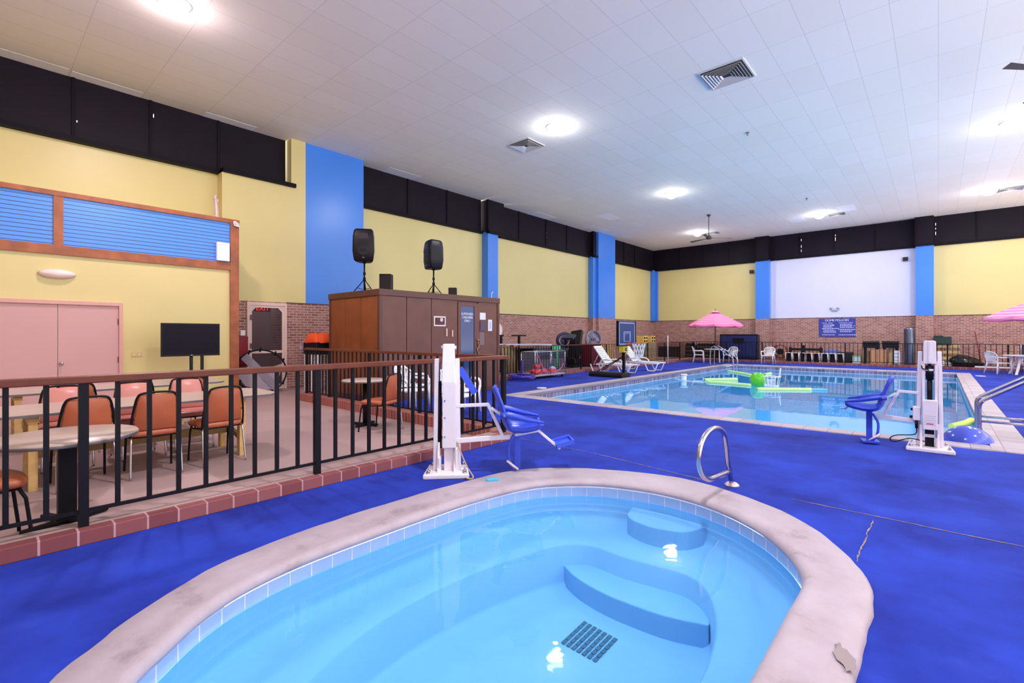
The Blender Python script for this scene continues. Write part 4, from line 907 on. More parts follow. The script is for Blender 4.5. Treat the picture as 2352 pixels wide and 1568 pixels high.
# ================= UMBRELLAS, WHITE TABLES =================
m=bpy.data.materials.new('pink_stripe');m.use_nodes=True;nt=m.node_tree;b_=nt.nodes['Principled BSDF'];b_.inputs['Roughness'].default_value=.8
tc=nt.nodes.new('ShaderNodeTexCoord');s_=nt.nodes.new('ShaderNodeSeparateXYZ');nt.links.new(tc.outputs['Object'],s_.inputs[0])
mu=nt.nodes.new('ShaderNodeMath');mu.operation='MULTIPLY';mu.inputs[1].default_value=9;nt.links.new(s_.outputs[2],mu.inputs[0]);fr_=nt.nodes.new('ShaderNodeMath');fr_.operation='FRACT';nt.links.new(mu.outputs[0],fr_.inputs[0])
cr=nt.nodes.new('ShaderNodeValToRGB');cr.color_ramp.interpolation='CONSTANT';cr.color_ramp.elements[0].color=lin('#e873a4');cr.color_ramp.elements[1].position=.55;cr.color_ramp.elements[1].color=lin('#f2a0c4');nt.links.new(fr_.outputs[0],cr.inputs[0]);nt.links.new(cr.outputs[0],b_.inputs['Base Color'])
def umbrella(label,x,y,r,zb,za):
    t=thing('parasol',label,'umbrella',(x,y,0),.3)
    obj('pole',MB().cyl((0,0,.0),(0,0,za+.05),.022,10),mat('dark_pole','#2a1a1e',.4),t)
    rows=[];N=8;S=6
    for f in (0.02,.25,.5,.75,1.0,1.01):
        row=[]
        for k in range(N*S):
            a=2*PI*k/(N*S);loc_=(k%S)/S;sag=math.sin(PI*loc_)
            rr=r*f*(1-.07*sag*f);z=za-(za-zb)*f**1.15-.05*sag*f
            if f>1.0:z-=.09;rr=r*(1-.07*sag)
            row.append(Vector((rr*math.cos(a),rr*math.sin(a),z)))
        rows.append(row)
    obj('canopy',MB().grid(rows,False,True),MATS.get('pk') or MATS.setdefault('pk',m),t,solid=.008)
    rows=[[Vector((q*math.cos(2*PI*k/24),q*math.sin(2*PI*k/24),za+z)) for k in range(24)] for q,z in ((.02,.08),(.16,.03),(.26,-.04))]
    obj('vent_cap',MB().grid(rows,False,True),MATS['pk'],t,solid=.008)
    for k in range(8):
        a=2*PI*k/8;obj('rib',MB().tube([(0,0,za-.05),(r*.5*math.cos(a),r*.5*math.sin(a),za-.05-(za-zb)*.47),(r*.97*math.cos(a),r*.97*math.sin(a),zb+.0)],.009,6),MATS['dark_pole'],t)
    obj('finial',MB().ball((0,0,za+.1),.035),MATS['dark_pole'],t)
    return t
def whitetable(label,x,y,rz,r=.5,cross=False):
    t=thing('plastic_table',label,'table',(x,y,0),rz)
    obj('tabletop',MB().lathe([(0,.69),(r-.02,.69),(r,.7),(r,.722),(r-.02,.73),(.03,.73),(.03,.69)],36),WHT,t)
    for k in range(4):
        a=PI/4+PI/2*k;c_,s2=math.cos(a),math.sin(a)
        obj('leg',MB().bar((c_*r*.35,s2*r*.35,.69),(c_*r*.8,s2*r*.8,0),.07,.03) if cross else MB().bar((c_*r*.55,s2*r*.55,.69),(c_*r*.62,s2*r*.62,0),.08,.035),WHT,t)
    return t
A=G(1642,832);whitetable('small white plastic table under the pink parasol on the far deck',A.x,A.y,.3,.55)
umbrella('pink striped parasol open over the small white table at the far deck',A.x+.02,A.y,1.35,2.02,2.72)
A=G(2346,860);whitetable('white plastic table at the right edge of the photo',A.x+.1,A.y,.2,.6,True)
umbrella('pink striped parasol partly cut off at the right edge of the photo',A.x+.35,A.y-.1,1.45,2.14,2.76)
t=thing('dark_chair','dark chair with pale frame at the right edge beyond the white table','chair',(A.x+.4,A.y+1.6,0),PI)
obj('backrest',MB().cbox((0,-.2,.85),(.46,.03,.5)),NAVY,t,bevel=.02);obj('seat',MB().cbox((0,0,.45),(.48,.46,.04)),NAVY,t,bevel=.02)
for sx in (-1,1): obj('leg',MB().tube([(sx*.25,-.22,1.1),(sx*.25,-.24,0)],.014,8).tube([(sx*.25,-.23,.62),(sx*.25,.22,.62),(sx*.25,.24,0)],.014,8),CHR,t)
# ================= TOY CART, HOSE =================
t=thing('toy_cart','wheeled wire cage cart full of red pool toys beside the left fence','cart',(-10.25,13.2,0))
wx,wy=.3,.85
obj('platform',MB().box(-wx,wx,-wy,wy,.1,.15),mat('cart_grey','#a9a2ac',.5),t,bevel=.008)
fm=MB()
for x in (-wx,wx):
    for y in (-wy,0,wy): fm.cyl((x,y,.15),(x,y,.92),.013,8)
    fm.cyl((x,-wy,.92),(x,wy,.92),.013,8)
for y in (-wy,wy): fm.cyl((-wx,y,.92),(wx,y,.92),.013,8)
obj('frame',fm,CHR,t)
wm=MB()
for x in (-wx,wx):
    for k in range(1,24): wm.bar((x,-wy+k*2*wy/24,.15),(x,-wy+k*2*wy/24,.92),.003,.003)
    for k in range(1,8): wm.bar((x,-wy,.15+k*.096),(x,wy,.15+k*.096),.003,.003)
for y in (-wy,wy):
    for k in range(1,9): wm.bar((-wx+k*2*wx/9,y,.15),(-wx+k*2*wx/9,y,.92),.003,.003)
    for k in range(1,8): wm.bar((-wx,y,.15+k*.096),(wx,y,.15+k*.096),.003,.003)
obj('wire_mesh',wm,mat('wire','#8f8ca6',.5,.5),t)
for x in (-.24,.24):
    for y in (-.75,.75): obj('wheel',MB().cyl((x-.015,y,.045),(x+.015,y,.045),.045,16),BLK,t)
RED=mat('toy_red','#e8302c',.4);PNK=mat('toy_pink','#f0608a',.4);LBL=mat('toy_blue','#9fc8ee',.4)
toys=[(-10.1,12.55,.26,.15,RED,'bright red inflatable toy at the left end of the cart'),(-10.2,12.75,.42,.1,RED,'red ball on top of the red toy in the cart'),(-10.2,13.15,.24,.1,PNK,'pink toy lying in the middle of the cart'),(-10.1,13.45,.25,.11,RED,'red toy right of the cart middle'),(-10.25,13.7,.27,.12,LBL,'pale blue toy at the right end of the cart'),(-10.3,12.95,.4,.08,mat('toy_navy','#4a5cc0',.4),'small dark blue ball high in the left half of the cart')]
for x,y,z,r,m_,lab in toys:
    o=obj('pool_toy',MB().ball((0,0,0),r,r*1.25,r*.9,16,10) if m_ is not RED else MB().tube([(r*.8*math.cos(a),r*math.sin(a),.03*math.sin(3*a)) for a in [2*PI*k/20 for k in range(20)]],r*.42,10,closed=True),m_,loc=(x,y,z));tag(o,lab,'toy','pool toys in the cart')
tag(obj('jump_rope',MB().tube(smoothpath([(-9.97,12.55,.8),(-9.98,12.75,.45),(-9.97,13.1,.22),(-9.97,13.5,.21),(-9.98,13.85,.32),(-9.97,13.98,.48)],6),.016,6),PNK),'pink curved noodle hanging inside the front of the cart','pool noodle')
h=[]
for k in range(60):
    a=k*.62;h.append((-10.2+(.28+.09*math.sin(k*.7))*math.cos(a)*1.2,11.95+(.3+.1*math.cos(k*1.1))*math.sin(a)*1.1,.03+.05*abs(math.sin(k*.37))+.002*k))
tag(obj('vacuum_hose',MB().tube(smoothpath(h,4),.022,7),mat('hose_violet','#4438a0',.45)),'heap of violet blue pool hose on the carpet left of the toy cart','hose')
tag(obj('folded_net',MB().tube(smoothpath([(-10.45,12.2,.05),(-10.42,12.2,.4),(-10.4,12.22,.62),(-10.38,12.2,.35),(-10.36,12.15,.05)],5),[.05,.06,.05,.04,.03,.02,.02,.03,.03,.04,.04,.04,.04,.04,.04,.04,.03,.03,.03,.03,.03],8),mat('hose_violet2','#3c349a',.6)),'violet cloth standing up out of the hose heap','cloth')
# ================= BEHIND THE LEFT FENCE =================
FZ=.09
def ux(u,X,z=FZ): return Vector((X,yX(u,X),z))
for k,(u,w_) in enumerate(((1151,.12),(1192,.42))):
    p=ux(u,-12.3);t=thing('t_post',['black T shaped post half hidden by the cabin corner','black T shaped post standing against the brick wall beside the cabin'][k],'post',p)
    H=zAt(p.x,p.y,770)-FZ;obj('post',MB().box(-.035,.035,-.035,.035,0,H),BLK,t);obj('cross_bar',MB().box(-.03,.03,-w_,w_,H-.03,H+.02),BLK,t);obj('foot',MB().box(-.2,.2,-.2,.2,0,.03),BLK,t)
tag(obj('white_plank',MB().bar((-12.1,12.95,0),(-10.35,13.75,0),.3,.045),mat('plank','#dfe6f8',.4),bevel=.006,loc=(0,0,1.135)),'long white board lying across the top of the left fence','board')
tag(obj('round_sign',MB().cyl((XM+.01,0,0),(XM+.05,0,0),.3,28),mat('sign_pale','#f4e4ea',.4),loc=(0,yX(1141,XM)+.0,zAt(XM,yX(1141,XM),758))),'pale round disc on the brick wall at the cabin corner','disc')
def leanpoles(ulist,X,h,label,mname,group,r=.04,nm='wooden_pole',lean=.25):
    for k,u in enumerate(ulist):
        p=ux(u,X);o=obj(nm,MB().tube([(0,0,0),(-lean,random.uniform(-.1,.1),h*random.uniform(.9,1.05))],r,8),MATS[mname],loc=p);tag(o,label,'pole',group)
mat('bamboo','#8a7450',.6,var=.2,vs=10);mat('cedar','#d8b884',.6,var=.15,vs=10);mat('green_cloth','#3fae7c',.7,var=.15,vs=6);mat('dark_tarp','#1c2436',.6)
for k,(u,h) in enumerate(((1162,1.0),(1168,1.05),(1174,.95),(1180,1.05),(1186,.9))):
    p=ux(u,-11.6);tag(obj('bamboo_roll',MB().tube([(0,0,0),(-.15,.05*(k-2),h)],.07,10),MATS['bamboo'],loc=p),'rolled brown screen behind the left fence, number %s from the cabin corner'%['one','two','three','four','five'][k],'roll','rolled brown screens behind the left fence')
p=ux(1245,-12.2);t=thing('tarp_stack','dark tarp covered stack behind the toy cart and fence','stack',p)
obj('crate_stack',MB().box(-.5,.5,-1.0,1.0,0,.7),mat('stack_grey','#5a5660',.8),t);
rows=[[Vector((sx*(.52+.02*math.sin(k)),-1.05+k*.3,z)) for k in range(8)] for sx,z in ((1,.45),(1,.78),(.6,.86),(-.6,.85),(-1,.76),(-1,.45))]
obj('tarp',MB().grid(rows,True),MATS['dark_tarp'],t,solid=.02)
p=ux(1278,-11.7);t=thing('green_sheet','green cloth hung over a rack behind the left fence','cloth',p)
rows=[[Vector((.03*math.sin(k*1.3+z*3),-.28+k*.07,z)) for k in range(9)] for z in (.1,.4,.7,.95)]
obj('cloth',MB().grid(rows,True),MATS['green_cloth'],t,solid=.015);obj('rack',MB().cyl((-.03,-.32,0),(-.03,-.32,.97),.015).cyl((-.03,.32,0),(-.03,.32,.97),.015).cyl((-.03,-.32,.97),(-.03,.32,.97),.015),BLK,t)
# folded treadmill
p=ux(1318,-11.9);H=zAt(p.x,p.y,759)-FZ
t=thing('folded_treadmill','black folded treadmill leaning upright behind the left fence','treadmill',p)
obj('deck',MB().bar((0,-.15,.2),(-.2,.52,H),.55,.1,up=(0,1,0)),BLACKP,t,bevel=.02)
obj('side_rail',MB().bar((.29,-.15,.2),(.09,.52,H),.05,.13,up=(0,1,0)),mat('rail_black','#0f0e12',.3),t)
obj('upright',MB().bar((.2,-.1,.1),(.2,-.2,1.2),.07,.07).bar((-.3,-.1,.1),(-.3,-.2,1.2),.07,.07),BLACKP,t)
obj('console',MB().cbox((-.05,-.3,1.3),(.6,.3,.12),0,.6),mat('console','#2a3550',.3),t,bevel=.03)
obj('base_frame',MB().box(-.35,.35,-.5,.6,0,.12),BLACKP,t,bevel=.02)
obj('motor_hood',MB().cbox((0,-.1,.25),(.6,.5,.25)),BLACKP,t,bevel=.05)
p=ux(1297,-12.5);zc=zAt(p.x,p.y,781)
t=thing('cushion_hoop','blue black rounded hoop cushion left of the folded treadmill','exercise gear',p)
obj('hoop',MB().tube([(.1*math.cos(a),.42*math.cos(a),zc-FZ+.3*math.sin(a)) for a in [2*PI*k/24 for k in range(24)]],.07,10,closed=True),mat('blueblack','#23284a',.5),t);obj('pad',MB().ball((0,0,zc-FZ),.06,.33,.22),mat('blueblack2','#34406e',.5),t);obj('stem',MB().cyl((0,0,0),(0,0,zc-FZ-.3),.06),BLACKP,t)
p=ux(1362,-12.6);zc=zAt(p.x,p.y,779)-FZ
t=thing('drum_fan','large grey round floor fan behind the left fence near the wide blue pillar','fan',p,-.4)
cg=MB()
for x_ in (-.1,.14):
    for r in (.12,.22,.32,.4): cg.tube([(x_*(1-.3*r/.4) ,r*math.cos(a),zc+r*math.sin(a)) for a in [2*PI*k/28 for k in range(28)]],.006,5,closed=True)
    for k in range(20):
        a=2*PI*k/20;cg.bar((x_,.03*math.cos(a),zc+.03*math.sin(a)),(x_*.7,.4*math.cos(a),zc+.4*math.sin(a)),.004,.004)
obj('guard',cg,mat('fan_grey','#a7a0b8',.4,.3),t)
obj('shroud',MB().lathe([(.41,-.08),(.43,-.08),(.43,.1),(.41,.1),(.41,-.08)],32,(0,0,zc),Matrix(((0,0,1,0),(0,1,0,0),(-1,0,0,0),(0,0,0,1)))),MATS['fan_grey'],t)
fb=MB()
for k in range(3):
    a=2*PI*k/3;c1=Vector((0,math.cos(a),math.sin(a)));c2=Vector((0,-math.sin(a),math.cos(a)));C0=Vector((0,0,zc))
    fb.add([C0+c1*.06-c2*.04+Vector((.02,0,0)),C0+c1*.36-c2*.1+Vector((.04,0,0)),C0+c1*.36+c2*.12-Vector((.04,0,0)),C0+c1*.06+c2*.04-Vector((.02,0,0))],[(0,1,2,3)])
obj('blades',fb,mat('fan_blade','#8f88a4',.4),t,solid=.006)
obj('hub',MB().cyl((-.12,0,zc),(.16,0,zc),.07,16),mat('fan_hub','#565070',.4),t);obj('stand',MB().cyl((0,0,0),(0,0,zc-.42),.03).box(-.3,.3,-.3,.3,0,.03),BLK,t)
p=ux(1360,-11.45);t=thing('red_bin','dark red upright container behind the left fence','container',p)
obj('body',MB().box(-.3,.3,-.45,.3,0,.95),mat('dark_red','#6e1626',.4),t,bevel=.03);obj('lid',MB().box(-.32,.32,-.47,.32,.95,1.0),mat('dark_red2','#571020',.4),t,bevel=.01);obj('white_knob',MB().ball((.31,.05,.85),.04),WHT,t)
for k,u in enumerate((1371,1376)):
    p=ux(u,-11.5);tag(obj('white_post',MB().box(-.03,.03,-.03,.03,0,.75),WHT,loc=p,bevel=.004),['left white post behind the fence and lounger','right white post behind the fence and lounger'][k],'post')
for k,u in enumerate((1386,1393,1400,1407,1414)):
    p=ux(u,-11.8);tag(obj('cedar_board',MB().bar((0,0,0),(-.2,0,1.0),.13,.03,up=(0,1,0)),MATS['cedar'],loc=p),'tan board leaning behind the left fence, %s from the left'%['first','second','third','fourth','fifth'][k],'board','tan boards behind the left fence')
LAT=mat('lattice','#cfb98e',.6)
def crate(p,label,w,d,h,m_,rows_,group):
    t=thing('crate',label,'crate',p,group=group);b=MB()
    for k in range(rows_+1): 
        z=h*k/rows_;b.box(-w,w,-d,-d+.02,z-.02,z+.02).box(-w,w,d-.02,d,z-.02,z+.02).box(-w,-w+.02,-d,d,z-.02,z+.02).box(w-.02,w,-d,d,z-.02,z+.02)
    for x in (-w,w-.02):
        for k in range(6): b.box(x,x+.02,-d+(2*d-.03)*k/5,-d+(2*d-.03)*k/5+.03,0,h)
    obj('slats',b,m_,t);obj('bottom',MB().box(-w+.02,w-.02,-d+.02,d-.02,0,.02),mat('crate_dark','#2e2226',.8),t);return t
pc=ux(1483,-11.6);zz=FZ
for k in range(3):
    crate((pc.x,pc.y,zz),'tan slatted crate stack behind the fence right of the basketball net, %s tier'%['bottom','middle','top'][k],.3,.65,.3,LAT,4,'tan slatted crates behind the left fence');zz+=.32
for k,(du,nm_) in enumerate(((1475,'left'),(1493,'right'))):
    q=ux(du,-11.6,zz);t=thing('bottle_crate','yellow bottle crate with dark openings, the %s one above the left fence rail'%nm_,'crate',q,group='yellow bottle crates')
    obj('body',MB().box(-.2,.2,-.24,.24,0,.38),mat('crate_yellow','#e0bc62',.5),t,bevel=.01)
    o_=MB()
    for yy in (-.12,.12):
        for zz2 in (.06,.22): o_.box(.2,.204,yy-.08,yy+.08,zz2,zz2+.1)
    obj('opening_shade',o_,MATS['crate_dark'],t)  # flat dark patches on the solid body stand in for shaded openings
# ================= REAR STORAGE =================
YR=29.0
def bx(u,Y=YR,z=FZ): return Vector((xY(u,Y),Y,z))
def ht(u,v,Y=YR): return zAt(xY(u,Y),Y,v)-FZ
def rearbox(name,label,cat,u0,u1,vtop,m_,Y=YR,d=.4,group=None,bev=.01,v1=None,lid=None):
    x0,x1=xY(u0,Y),xY(u1,Y);h=ht((u0+u1)/2,vtop,Y);z0=FZ
    if v1: z0=ht((u0+u1)/2,v1,Y)+FZ;h=h-(z0-FZ)
    t=thing(name,label,cat,((x0+x1)/2,Y+d/2,z0),group=group);w=(x1-x0)/2
    obj('body',MB().box(-w,w,-d/2,d/2,0,h),m_,t,bevel=bev)
    if lid: obj('lid',MB().box(-w-.01,w+.01,-d/2-.01,d/2+.01,h-.05,h+.01),lid,t,bevel=.008)
    return t,w,h,d
DW=mat('dark_wood','#2e1c1e',.5,var=.2,vs=4)
t,w,h,d=rearbox('storage_bench','low dark wooden chest behind the rear fence near the corner','chest',1512,1553,797,DW,28.9,.6);obj('lid',MB().box(-w-.03,w+.03,-d/2-.03,d/2+.03,h,h+.04),mat('dark_wood2','#4a3230',.5),t)
for k,(a,b) in enumerate(((1574,1598),(1600,1645))):
    t,w,h,d=rearbox('shelf_unit',['dark open shelf left of the parasol table behind the rear fence','wide dark open shelf behind the parasol table and rear fence'][k],'shelf',a,b,792,DW,29.3,.3)
    for z in (.15,.4,.65): obj('shelf_board',MB().box(-w+.04,w-.04,-d/2-.01,-d/2,z,z+.03),mat('shelf_tan','#8a6a44',.6),t);obj('recess_shade',MB().box(-w+.04,w-.04,-d/2-.004,-d/2,z+.03,z+.22),mat('recess_shade','#120c10',.8),t)  # near-black sheets on the solid front stand in for shade between shelves
tag(obj('white_stake',MB().cyl((0,0,0),(0,0,1.45),.02,8),WHT,loc=(*G(1534,836,.0)[:2],.0)),'thin white topped stake at the rear fence','pole')
# tall dark cabinet
t,w,h,d=rearbox('dark_cabinet','large dark blue cabinet behind the rear fence below the brick top','cabinet',1655,1739,768,mat('cab_navy','#232a52',.25,var=.15,vs=1.5),28.9,.6)
obj('door_panel',MB().box(-w+.05,-.01,-d/2-.02,-d/2,.2,h-.08).box(.01,w-.05,-d/2-.02,-d/2,.2,h-.08),mat('cab_navy2','#2a3264',.15),t,bevel=.01)
obj('frame',MB().box(-w-.03,w+.03,-d/2-.03,-d/2,h-.06,h+.02).box(-w-.03,-w+.03,-d/2-.03,-d/2,0,h).box(w-.03,w+.03,-d/2-.03,-d/2,0,h).box(-w,w,-d/2-.03,-d/2,0,.12),mat('cab_edge','#161a30',.3),t)
obj('vent_panel',MB().box(-.3,.3,-d/2-.025,-d/2-.02,h-.5,h-.2),BLACKP,t)
obj('white_tag',MB().prism([(0,-.06),(.03,0),(0,.06),(-.03,0)],-.004,.0,Matrix.Translation((.05,-d/2-.02,.5))@Matrix(((1,0,0,0),(0,0,1,0),(0,1,0,0),(0,0,0,1)))),WHT,t)
# red hose reel and rack behind the lone white chair
p=bx(1792,28.8);t=thing('hose_reel','dark red hose reel behind the rear fence right of the lone white chair','hose reel',p)
rl=[]
for k in range(50): rl.append((.34*math.cos(k*.5)+.02*math.sin(k),.02*k/6-.1,.5+.34*math.sin(k*.5)))
obj('hose',MB().tube(smoothpath(rl,3),.03,6),mat('hose_red','#7c2a36',.5),t);obj('drum',MB().cyl((0,-.1,.5),(0,.1,.5),.16),BLACKP,t);obj('stand',MB().bar((-.3,0,0),(0,0,.5),.04,.04).bar((.3,0,0),(0,0,.5),.04,.04),BLACKP,t)
# row of folding stools with white legs
ST=mat('stool_white','#eceaf6',.4)
def stool(p,label,group='white legged folding stools'):
    t=thing('folding_stool',label,'stool',p,group=group)
    obj('seat',MB().box(-.16,.16,-.18,.18,.44,.47),ST,t,bevel=.01);obj('lower_panel',MB().box(-.12,.12,.14,.16,.02,.42),BLACKP,t)
    for sx in (-1,1): obj('leg',MB().tube([(sx*.13,-.16,.45),(sx*.165,-.17,0)],.022,6),ST,t);obj('leg',MB().tube([(sx*.13,.16,.45),(sx*.165,.17,0)],.016,6),ST,t)
    return t
us_=[1813,1829,1844,1858,1875,1895,1912,1930];st0=stool(bx(us_[0],28.65),'white legged folding stool, leftmost in the row behind the rear fence')
names=['second','third','fourth','fifth','sixth','seventh','eighth']
for k,u in enumerate(us_[1:]): dup(st0,bx(u,28.65),0,'white legged folding stool, %s from the left in the row behind the rear fence'%names[k])
rearbox('black_crate','black box row behind the white legged stools','box',1806,1888,813,mat('box_black','#151318',.7),28.95,.3)[0]  # plain black base colour, shared with the trunk
p=bx(1851,29.0);t=thing('exercise_bench','long black bench frame above the white legged stools','bench',p)
w=(xY(1888,29)-xY(1812,29))/2;h=ht(1850,802)
obj('bar',MB().box(-w,w,-.1,.1,h-.06,h+.06),BLACKP,t,bevel=.02)
for x in (-w*.15,w*.9,-w*.95): obj('post',MB().box(x-.06,x+.06,-.06,.06,0,h+(.22 if abs(x)<w*.5 else .1)),BLACKP,t)
t=thing('orange_box','row of orange tan cartons between the black bench and the stools','box',bx(1845,29.45))
for k in range(6): obj('carton',MB().box(-1.0+k*.34,-.7+k*.34,-.12,.12,0,h-.1-.03*(k%2)),mat('orange_tan','#c8803c',.7,var=.2,vs=4),t,bevel=.01)
rearbox('blue_tub','greyish blue plastic tub behind the rear fence','tub',1893,1925,802,mat('tub_blue','#6a70b0',.5),29.1,.4,bev=.05)
rearbox('footlocker','long black trunk behind the rear fence right of the blue tub','trunk',1922,1958,809,mat('box_black','#151318',.7),29.0,.4,bev=.04)
t,w,h,d=rearbox('clear_bin','pale green plastic bin with lid behind the rear fence','bin',1958,1976,817,mat('bin_pale','#bcd8d8',.4),28.8,.35,lid=mat('bin_lid','#6fae96',.4))
rearbox('cardboard_box','large cardboard box behind the rear fence, left of the metal duct','cardboard box',1999,2036,802,CARD,28.8,.5,bev=.005)[0]
rearbox('brown_crate','tan wooden crate edge between the pale bin and the cardboard box','crate',1979,1996,806,TAN,29.0,.4)
t,w,h,d=rearbox('drawer_tower','pale plastic drawer tower right of the cardboard box','drawers',2050,2068,809,mat('drawer_pale','#cdd6ea',.35),28.8,.35)
for k in range(4): obj('drawer',MB().box(-w+.02,w-.02,-d/2-.02,-d/2,.04+k*.16,.18+k*.16),mat('drawer_front','#e2e6f4',.3),t,bevel=.006)
for k,(a,b,v) in enumerate(((1982,2019,783),(2026,2064,781))):
    x0,x1=xY(a,28.8),xY(b,28.8);z=ht((a+b)/2,793,28.8)
    t=thing('dumbbell_rack',['left black rack tray above the cardboard box','right black rack tray beside the metal duct'][k],'rack',((x0+x1)/2,28.95,FZ));w=(x1-x0)/2
    obj('tray',MB().box(-w,w,-.2,.2,z-.12,z+.05),BLACKP,t,bevel=.02)
    tm=MB()
    for i in range(9): tm.cyl((-w+w*2*(i+.5)/9,-.12,z+.05),(-w+w*2*(i+.5)/9,-.12,z+.2),.05,8)
    obj('hand_weights',tm,BLACKP,t)
    for x in (-w*.75,w*.75): obj('leg',MB().box(x-.05,x+.05,-.15,.15,0,z-.1),BLACKP,t)
# corrugated metal duct
p=bx(2089,28.75);H=ht(2089,753,28.75);t=thing('metal_duct','shiny rolled metal duct standing beside the brick pier behind the rear fence','metal roll',p)
pr=[];n_=10
for i in range(n_*4+1):
    z=H*i/(n_*4);pr.append((.27+.012*math.cos(i*PI/2),z))
obj('upper_sheet',MB().lathe([(.18,0)]+[(.19+.015*math.sin(z*2.2),z) for z in [H*i/24 for i in range(25)]],28),mat('zinc','#7c8698',.3,1,var=.15,vs=3),t)
sl=MB()
for a in (2.9,3.6,4.2,4.9,5.5): sl.bar((.2*math.cos(a),.2*math.sin(a),0),(.2*math.cos(a),.2*math.sin(a),H*.98),.015,.015)
obj('seam',sl,mat('zinc_dark','#5a6478',.3,1),t)
# green case and pallets
t,w,h,d=rearbox('green_case','dark green long case resting on the pallets above the rear fence','case',2145,2186,773,mat('case_green','#1f3a30',.5,var=.3,vs=2),29.1,.4,v1=791);
obj('lid',MB().box(-w,w*.05,-d/2-.01,d/2,h,h+.05),mat('case_green2','#26332e',.5),t)
def pallet(u0,u1,vtop,Y,label):
    x0,x1=xY(u0,Y),xY(u1,Y);H=ht((u0+u1)/2,vtop,Y);w=(x1-x0)/2
    t=thing('wooden_pallet',label,'pallet',((x0+x1)/2,Y,FZ),group='wooden pallets leaning on the rear wall')
    lean=.3
    for k in range(4):
        z=H*(.08+.84*k/3);obj('plank',MB().cbox((0,lean*z/H,z),(2*w,.02,.13)),TAN,t)
    for x in (-w+.05,0,w-.05): obj('stringer',MB().bar((x,.05,0),(x,lean+.05,H),.08,.07,up=(0,1,0)),mat('tan_dark','#7a6040',.7),t)
pallet(2153,2178,791,28.9,'tan wooden pallet leaning below the green case, left one');pallet(2178,2206,791,28.95,'tan wooden pallet leaning below the green case, right one')
rearbox('pallet_board','small tan board leaning left of the metal duct','board',2040,2049,800,TAN,28.9,.1)
for k,(u0,u1,v,m_,lab) in enumerate(((2152,2170,829,WHT,'white bucket low behind the rear fence'),(2172,2186,832,mat('bin_pale','#bcd8d8',.4),'pale box beside the white bucket behind the rear fence'),(2196,2212,838,mat('sack_yellow','#d8cc90',.7),'pale yellow sack beneath the black bag'))):
    rearbox(['bucket','small_box','sack'][k],lab,['bucket','box','sack'][k],u0,u1,v,m_,28.7,.3,bev=.04)
p=bx(2216,28.75);bb=MB()
rows=[]
for i in range(7):
    f=i/6;rows.append([Vector(((.55*math.sin(PI*(.12+.76*f))**.6)*math.cos(a)*(1+.12*math.sin(3*a+i))+.1*f,.25*math.sin(a)*math.sin(PI*(.15+.7*f))**.6,.42*f*(1-.25*math.cos(a+.6)))) for a in [2*PI*k/20 for k in range(20)]])
bb.grid(rows,True,True);bb.add(rows[-1],[tuple(range(20))])
tag(obj('bin_bag',bb,mat('bag_black','#0f1012',.25),loc=p),'shiny black plastic bag slumped behind the rear fence','bag')
p=bx(2290,28.0,0);tag(obj('white_beam',MB().box(-.55,.55,-.05,.05,.11,.17),WHT,loc=(p.x-.1,28.2,0)),'thin white strip lying on the kerb behind the right edge chair','strip')
p=bx(2246,29.7,0);tag(obj('leaning_rod',MB().cyl((-.1,0,1.65),(.12,-.1,.1),.02,8),mat('rod_red','#8c2a34',.5),loc=(p.x,29.6,0)),'thin red rod leaning on the brick wall at the right','rod')
# policies board
x0,x1=xY(1881,YB-.06),xY(1965,YB-.06);xc=(x0+x1)/2;zt=zAt(xc,YB-.06,731);zb=zAt(xc,YB-.06,773)
t=thing('policy_board','blue DOME POLICIES sign with white lettering on the brick wall','sign',(xc,YB-.045,zb));w=(x1-x0)/2;h=zt-zb
obj('board',MB().box(-w,w,-.03,0,0,h),mat('sign_blue','#3a3f9c',.4),t,bevel=.004)
LW2=mat('letter_lilac','#cfd4ff',.5)
text('title','DOME POLICIES',.145,MATS['letter_white'],t,(.0,-.033,h-.1),(PI/2,0,0))
text('heading','POOL AREA',.09,LW2,t,(-w+.14,-.033,h-.24),(PI/2,0,0),'LEFT');text('heading','SWIMMING AREAS',.075,LW2,t,(.08,-.033,h-.23),(PI/2,0,0),'LEFT')
def lines(x,z,n,wid,dz=.047,hh=.022):
    b=MB()
    for i in range(n):
        c=x
        end=x+wid*random.uniform(.75,1)
        while c<end:
            l_=random.uniform(.03,.1);b.box(c,min(c+l_,end),-.034,-.03,z-i*dz,z-i*dz+hh);c+=l_+.018
    obj('text_line',b,LW2,t)['kind']='stuff'
lines(-w+.2,h-.33,4,.5);lines(-w+.14,h-.54,1,.75,hh=.04);lines(-w+.2,h-.6,4,.6);lines(-w+.14,.08,1,.75,hh=.035)
lines(.14,h-.31,5,.65);lines(.08,h-.6,1,.7,hh=.04);lines(.14,h-.66,2,.6);lines(.08,.08,1,.8,hh=.035)
obj('fish_mark',MB().prism([(-.08,.01),(0,.035),(.06,0),(.02,-.02)],-.034,-.03,Matrix.Translation((-.16,0,h-.36))@Matrix(((1,0,0,0),(0,0,1,0),(0,1,0,0),(0,0,0,1)))),MATS['letter_white'],t)
